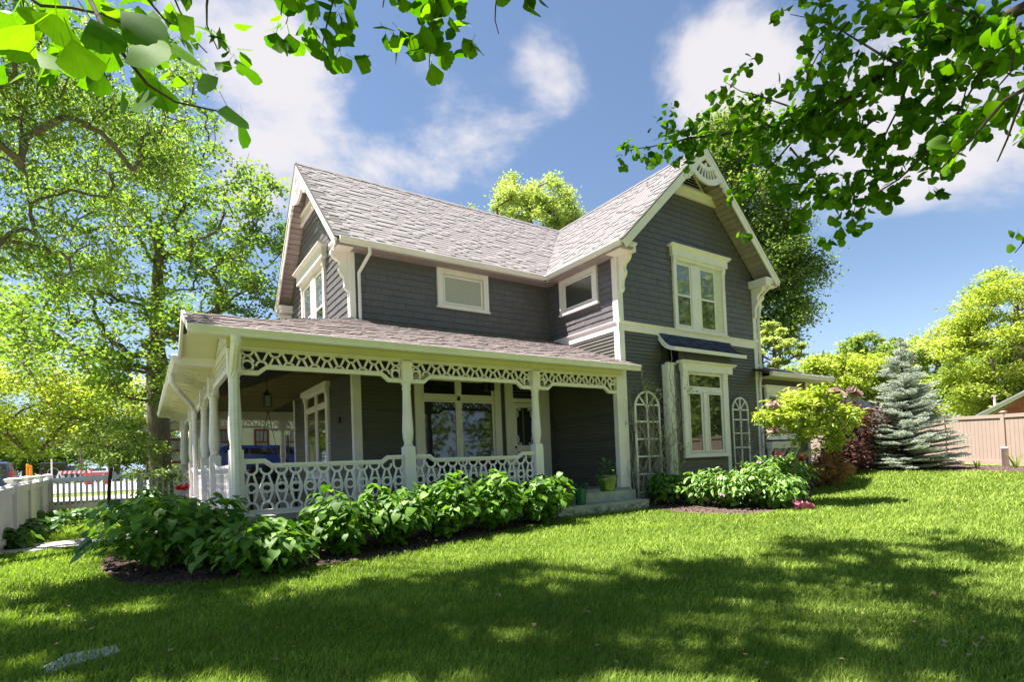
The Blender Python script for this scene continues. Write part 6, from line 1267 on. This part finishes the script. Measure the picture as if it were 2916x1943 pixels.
p = onroad(775, 24.); p[2] = .48; vehicle('parked_car', 'bright blue vehicle parked beyond the far end of the porch', p, .15, 'car_blue', H=1.8, L=4.8, gz=1.42)
# barricade, delineators, pole, lamp
A, B = onroad(168, 42), onroad(262, 42); e = unit(B-A); L = np.linalg.norm(B-A); FB_ = Fr(A, e, np.cross(e, (0, 0, 1))); bc = thing('road_barricade', 'long red and white striped road barricade on white legs', 'barricade', tuple(A)); n = 14; z1 = at(215, 1345, 42)[2]-A[2]
for k in range(n): MB().prism(FB_, [(L*k/n, z1-.1), (L*(k+1)/n, z1-.1), (L*(k+1)/n+.1, z1+.12), (L*k/n+.1, z1+.12)], 0, .04).build('stripe', 'barrier_red' if k % 2 else 'plate_white', bc)
for a in (.05, L-.1):
    for s_ in (-.45, .45): MB().tube([FB_.p(a, .02, z1+.05), FB_.p(a+s_, .02, .0)], .05, 5).build('leg', 'plate_white', bc)
o = MB().box(Fr(onroad(285, 41), e, np.cross(e, (0, 0, 1))), -.8, .8, 0, .5, .45, .85).box(Fr(onroad(285, 41), e, np.cross(e, (0, 0, 1))), -.75, -.6, 0, .5, 0, .45).box(Fr(onroad(285, 41), e, np.cross(e, (0, 0, 1))), .6, .75, 0, .5, 0, .45).build('road_barrier', 'barrier_red', None, origin=tuple(onroad(285, 41))); tag(o, 'short red road barrier right of the striped barricade', 'barrier')
for (u, v0, v1, lab) in ((79.5, 1322, 1352, 'orange traffic post, the left and taller of the pair'), (88, 1326, 1358, 'yellow orange traffic post, the right one of the pair')):
    p = onroad(u, 38); h = at(u, v0, 38)[2]-p[2]; o = MB().lathe(p, [(.22, 0), (.2, .06), (.085, .08), (.085, h-.05), (.06, h)], 10).build('traffic_post', 'orange_plastic', None, origin=tuple(p)); tag(o, lab, 'traffic post', 'traffic posts by the road works')
p = onroad(232, 50); o = MB().tube([p, p+(0, 0, 5), p+(.1, 0, 9.5)], [.17, .15, .12], 8).build('utility_pole', 'pole_wood', None, origin=tuple(p)); tag(o, 'wooden utility pole rising into the foliage behind the barricade', 'utility pole')
p = onroad(148, 30); o = MB().tube([p, p+(0, 0, 2.0)], .035, 6).build('sign_post', 'gutter_white', None, origin=tuple(p)); tag(o, 'thin white post just beyond the fence corner', 'post')
p = at(823, 1360, 22.5); p[2] = .3; ls = thing('street_lamp', 'black lamp post with a lantern head seen through the end of the porch', 'street lamp', tuple(p)); mb = MB(); hh = at(823, 1232, 22.5)[2]-p[2]; mb.tube([p, p+(0, 0, hh-.1)], [.05, .03], 8); mb.lathe(p, [(.10, 0), (.09, .3), (.05, .4)], 8); mb.build('pole', 'black_metal', ls); MB().lathe(p+(0, 0, hh), [(.07, -.1), (.15, .28), (.15, .3)], 6).build('lamp_glass', 'plate_white', ls); MB().lathe(p+(0, 0, hh), [(.17, .3), (.05, .42), (.02, .5)], 6).build('cap', 'black_metal', ls)
# ================================================================ NEIGHBOURING HOUSES
def lapwall(fr, t0, t1, z0, z1, ex, m, parent):
    mb = MB(); z = z0
    while z < z1: mb.add([fr.p(a, n, q) for a in (t0, t1) for n, q in ((0, z), (.02, z), (.004, z+ex), (0, z+ex))], [(0, 1, 2, 3), (7, 6, 5, 4), (1, 5, 6, 2), (0, 4, 5, 1)]); z += ex
    mb.build('siding', m, parent)
def nwin(fr, t0, t1, z0, z1, mf, parent, bars=2):
    s = MB()
    for a, b, c, d in ((t0-.09, t0, z0-.1, z1+.1), (t1, t1+.09, z0-.1, z1+.1), (t0, t1, z1, z1+.1), (t0, t1, z0-.1, z0), (t0, t1, (z0+z1)/2-.03, (z0+z1)/2+.03)): s.box(fr, a, b, 0, .07, c, d)
    for k in range(1, bars+1): s.box(fr, t0+(t1-t0)*k/(bars+1)-.012, t0+(t1-t0)*k/(bars+1)+.012, .03, .055, (z0+z1)/2, z1)
    w = s.build('window', mf, parent); MB().box(fr, t0, t1, .01, .035, z0, z1).build('pane', 'pane_curtain', w)
yN = 22.5; q0, q1 = pl(455, 1280, 'y', yN), pl(960, 1280, 'y', yN); x0, x1 = q0[0]+1.2, q1[0]+4; nh = thing('bungalow', 'cream clapboard bungalow with dark red window frames seen through the porch', 'house', (x0, yN, .3)); FN = Fr((0, yN, 0), (1, 0, 0), (0, -1, 0))
MB().b(x0, x1, yN, yN+8, 0, 5.2).build('wall', 'cream_siding', nh); lapwall(FN, x0, x1, .3, 5.2, .13, 'cream_siding', nh); MB().prism(Fr((0, 0, 0), (0, 1, 0), (1, 0, 0)), [(yN-.6, 5.1), (yN+4, 7.6), (yN+8.6, 5.1), (yN+8.6, 5.25), (yN+4, 7.8), (yN-.6, 5.25)], x0-.5, x1+.5).build('roof', 'grey_roof', nh)
for a, b in ((623, 650), (729, 760), (809, 838)):
    pa_, pb_ = pl(a, 1240, 'y', yN), pl(b, 1240, 'y', yN); zt = pl((a+b)/2, 1228, 'y', yN)[2]; zb = pl((a+b)/2, 1292, 'y', yN)[2]; nwin(FN, pa_[0], pb_[0], zb, zt, 'red_frame', nh)
yP = 20.5; g0, g1 = pl(470, 1260, 'y', yP), pl(528, 1260, 'y', yP); FPp = Fr((0, yP, 0), (1, 0, 0), (0, -1, 0)); zt = pl(500, 1235, 'y', yP)[2]; zp_ = pl(500, 1240, 'y', yP)[2]
px_a, px_b = g0[0]-.6, g1[0]+.7; MB().b(px_a, px_b, yP, yN, 0, zp_-.1).build('porch_wall', 'cream_siding', nh); xm = pl(528, 1190, 'y', yP)[0]; za_ = pl(480, 1225, 'y', yP)[2]; zm = pl(522, 1192, 'y', yP)[2]
MB().prism(FPp, [(px_a-.3, za_-.2), (xm+.6, zm+.3), (px_b+.3, za_+.3)], -2, .0).build('porch_gable', 'tan_stucco', nh); MB().strip(FPp, [(px_a-.4, za_-.15), (xm+.6, zm+.42)], .16, -2, .25).build('porch_roof', 'grey_roof', nh)
wa, wb2 = pl(487, 1280, 'y', yP), pl(522, 1280, 'y', yP); nwin(FPp, wa[0], wb2[0], pl(500, 1314, 'y', yP)[2], pl(500, 1256, 'y', yP)[2], 'red_frame', nh, 1)
# grey roofed house beyond the purple shrub
dq = 40.; c = at(2455, 1200, dq); gz = gh(c[0], c[1]); V_ = unit((_r[0], _r[1], 0)); W_ = np.array((-V_[1], V_[0], 0)); FG = Fr((c[0], c[1], 0), V_, -W_); h2 = thing('grey_roofed_house', 'pale house with a lavender grey roof and white window, left of the blue spruce', 'house', (c[0], c[1], gz)); z = lambda v: at(2455, v, dq)[2]
MB().box(FG, -2.2, 3.5, -6, 0, gz, z(1172)).build('wall', 'pale_wall', h2); lapwall(FG, -2.2, 3.5, gz, z(1174), .18, 'pale_wall', h2)
MB().add([FG.p(-2.6, .4, z(1172)), FG.p(3.9, .4, z(1172)), FG.p(3.2, -3.2, z(1132)), FG.p(-1.2, -3.2, z(1132)), FG.p(-2.6, -6.6, z(1172)), FG.p(3.9, -6.6, z(1172))], [(0, 1, 2, 3), (4, 5, 2, 3), (0, 3, 4), (1, 5, 2), (0, 1, 5, 4)]).build('roof', 'grey_roof', h2)
MB().prism(FG, [(-1.4, z(1160)), (-.2, z(1121)), (1.4, z(1160))], -3.5, -.6).build('roof', 'grey_roof', h2); MB().box(FG, -2.6, 3.9, .38, .46, z(1176), z(1170)).build('fascia', 'gutter_white', h2)
nwin(FG, .35, 1.05, z(1196), z(1180), 'gutter_white', h2, 2); nwin(FG, -1.2, -.6, z(1196), z(1180), 'gutter_white', h2, 1)
# brick gable over the fence at the right edge
dq = 26.; c = at(2830, 1200, dq); gz = gh(c[0], c[1]); rd = unit(ray(2900, 1200)*(1, 1, 0)); V3 = np.array((rd[1], -rd[0], 0)); FG = Fr((c[0], c[1], 0), V3, -rd); h3 = thing('brick_garage', 'red brick gable with white verge rising above the tan fence at the right edge', 'garage', (c[0], c[1], gz)); z = lambda v: at(2830, v, dq)[2]; X = lambda u: (u-2830)*dq/FPX*.72
apx, apz = X(3010), z(1100); l0, lz = X(2795), z(1186)
MB().prism(FG, [(l0+.3, gz), (l0+.3, lz+.1), (apx, apz-.05), (2*apx-l0-.3, lz+.1), (2*apx-l0-.3, gz)], -6, 0).build('wall', 'mortar', h3)
zz = lz-.4; R = random.Random(4); bl = []
while zz < apz:
    u_ = l0+.35+max(0, (zz-lz)/(apz-lz))*(apx-l0-.35)
    t_ = u_-R.random()*.2
    while t_ < 2*apx-u_:
        a, b = max(t_, u_), min(t_+.21, 2*apx-u_); t_ += .22
        if b-a > .03: bl.append((a, b, zz, R.random()))
    zz += .078
bl.sort(key=lambda q: (q[0] > X(2960), -q[2]))
for a, b, q, r in bl[:300]: MB().box(FG, a, b, 0, .012, q, q+.066, r).build('brick', 'brick_red', h3)
mb = MB(); [mb.box(FG, a, b, 0, .012, q, q+.066, r) for a, b, q, r in bl[300:]]; mb.build('brick', 'brick_red', h3, kind='stuff')
for s_ in (1, -1):
    e_ = lambda x: apx+(x-apx)*s_
    MB().strip(FG, [(e_(l0-.25), lz-.08), (apx, apz+.06)], .14, .01, .30).build('verge_board', 'gutter_white', h3); MB().strip(FG, [(e_(l0-.45), lz-.06), (apx, apz+.16)], .06, -6, .36).build('roof', 'grey_roof', h3)
vp = FG.p(X(2831), -2.5, z(1165)); MB().tube([vp, vp+(0, 0, .75)], .05, 8).build('vent_stack', 'gutter_white', h3); MB().lathe(vp+(0, 0, .75), [(.12, 0), (.12, .04)], 8).build('vent_stack', 'gutter_white', h3)

# fallen leaves and bits on the grass
n = 70; fu = rng.uniform(100, 2850, n); fv = 1500+rng.random(n)**.7*430; C = np.array([gpt(a, b)+(0, 0, .045) for a, b in zip(fu, fv)]); C = C[~(inpoly(C[:, 0], C[:, 1], bedL) | inpoly(C[:, 0], C[:, 1], bedR))]; V, F = leafcloud(C, .045, .9, 0, .8); var = rng.random(len(C)); mat('dry_leaf', (.30, .22, .12), .8, .2, .4, 20.); npmesh('fallen_leaves', V, F, 'dry_leaf', var=np.concatenate([var, var]), kind='stuff')
for o in bpy.data.objects:
    if 'wl' in o: del o['wl']
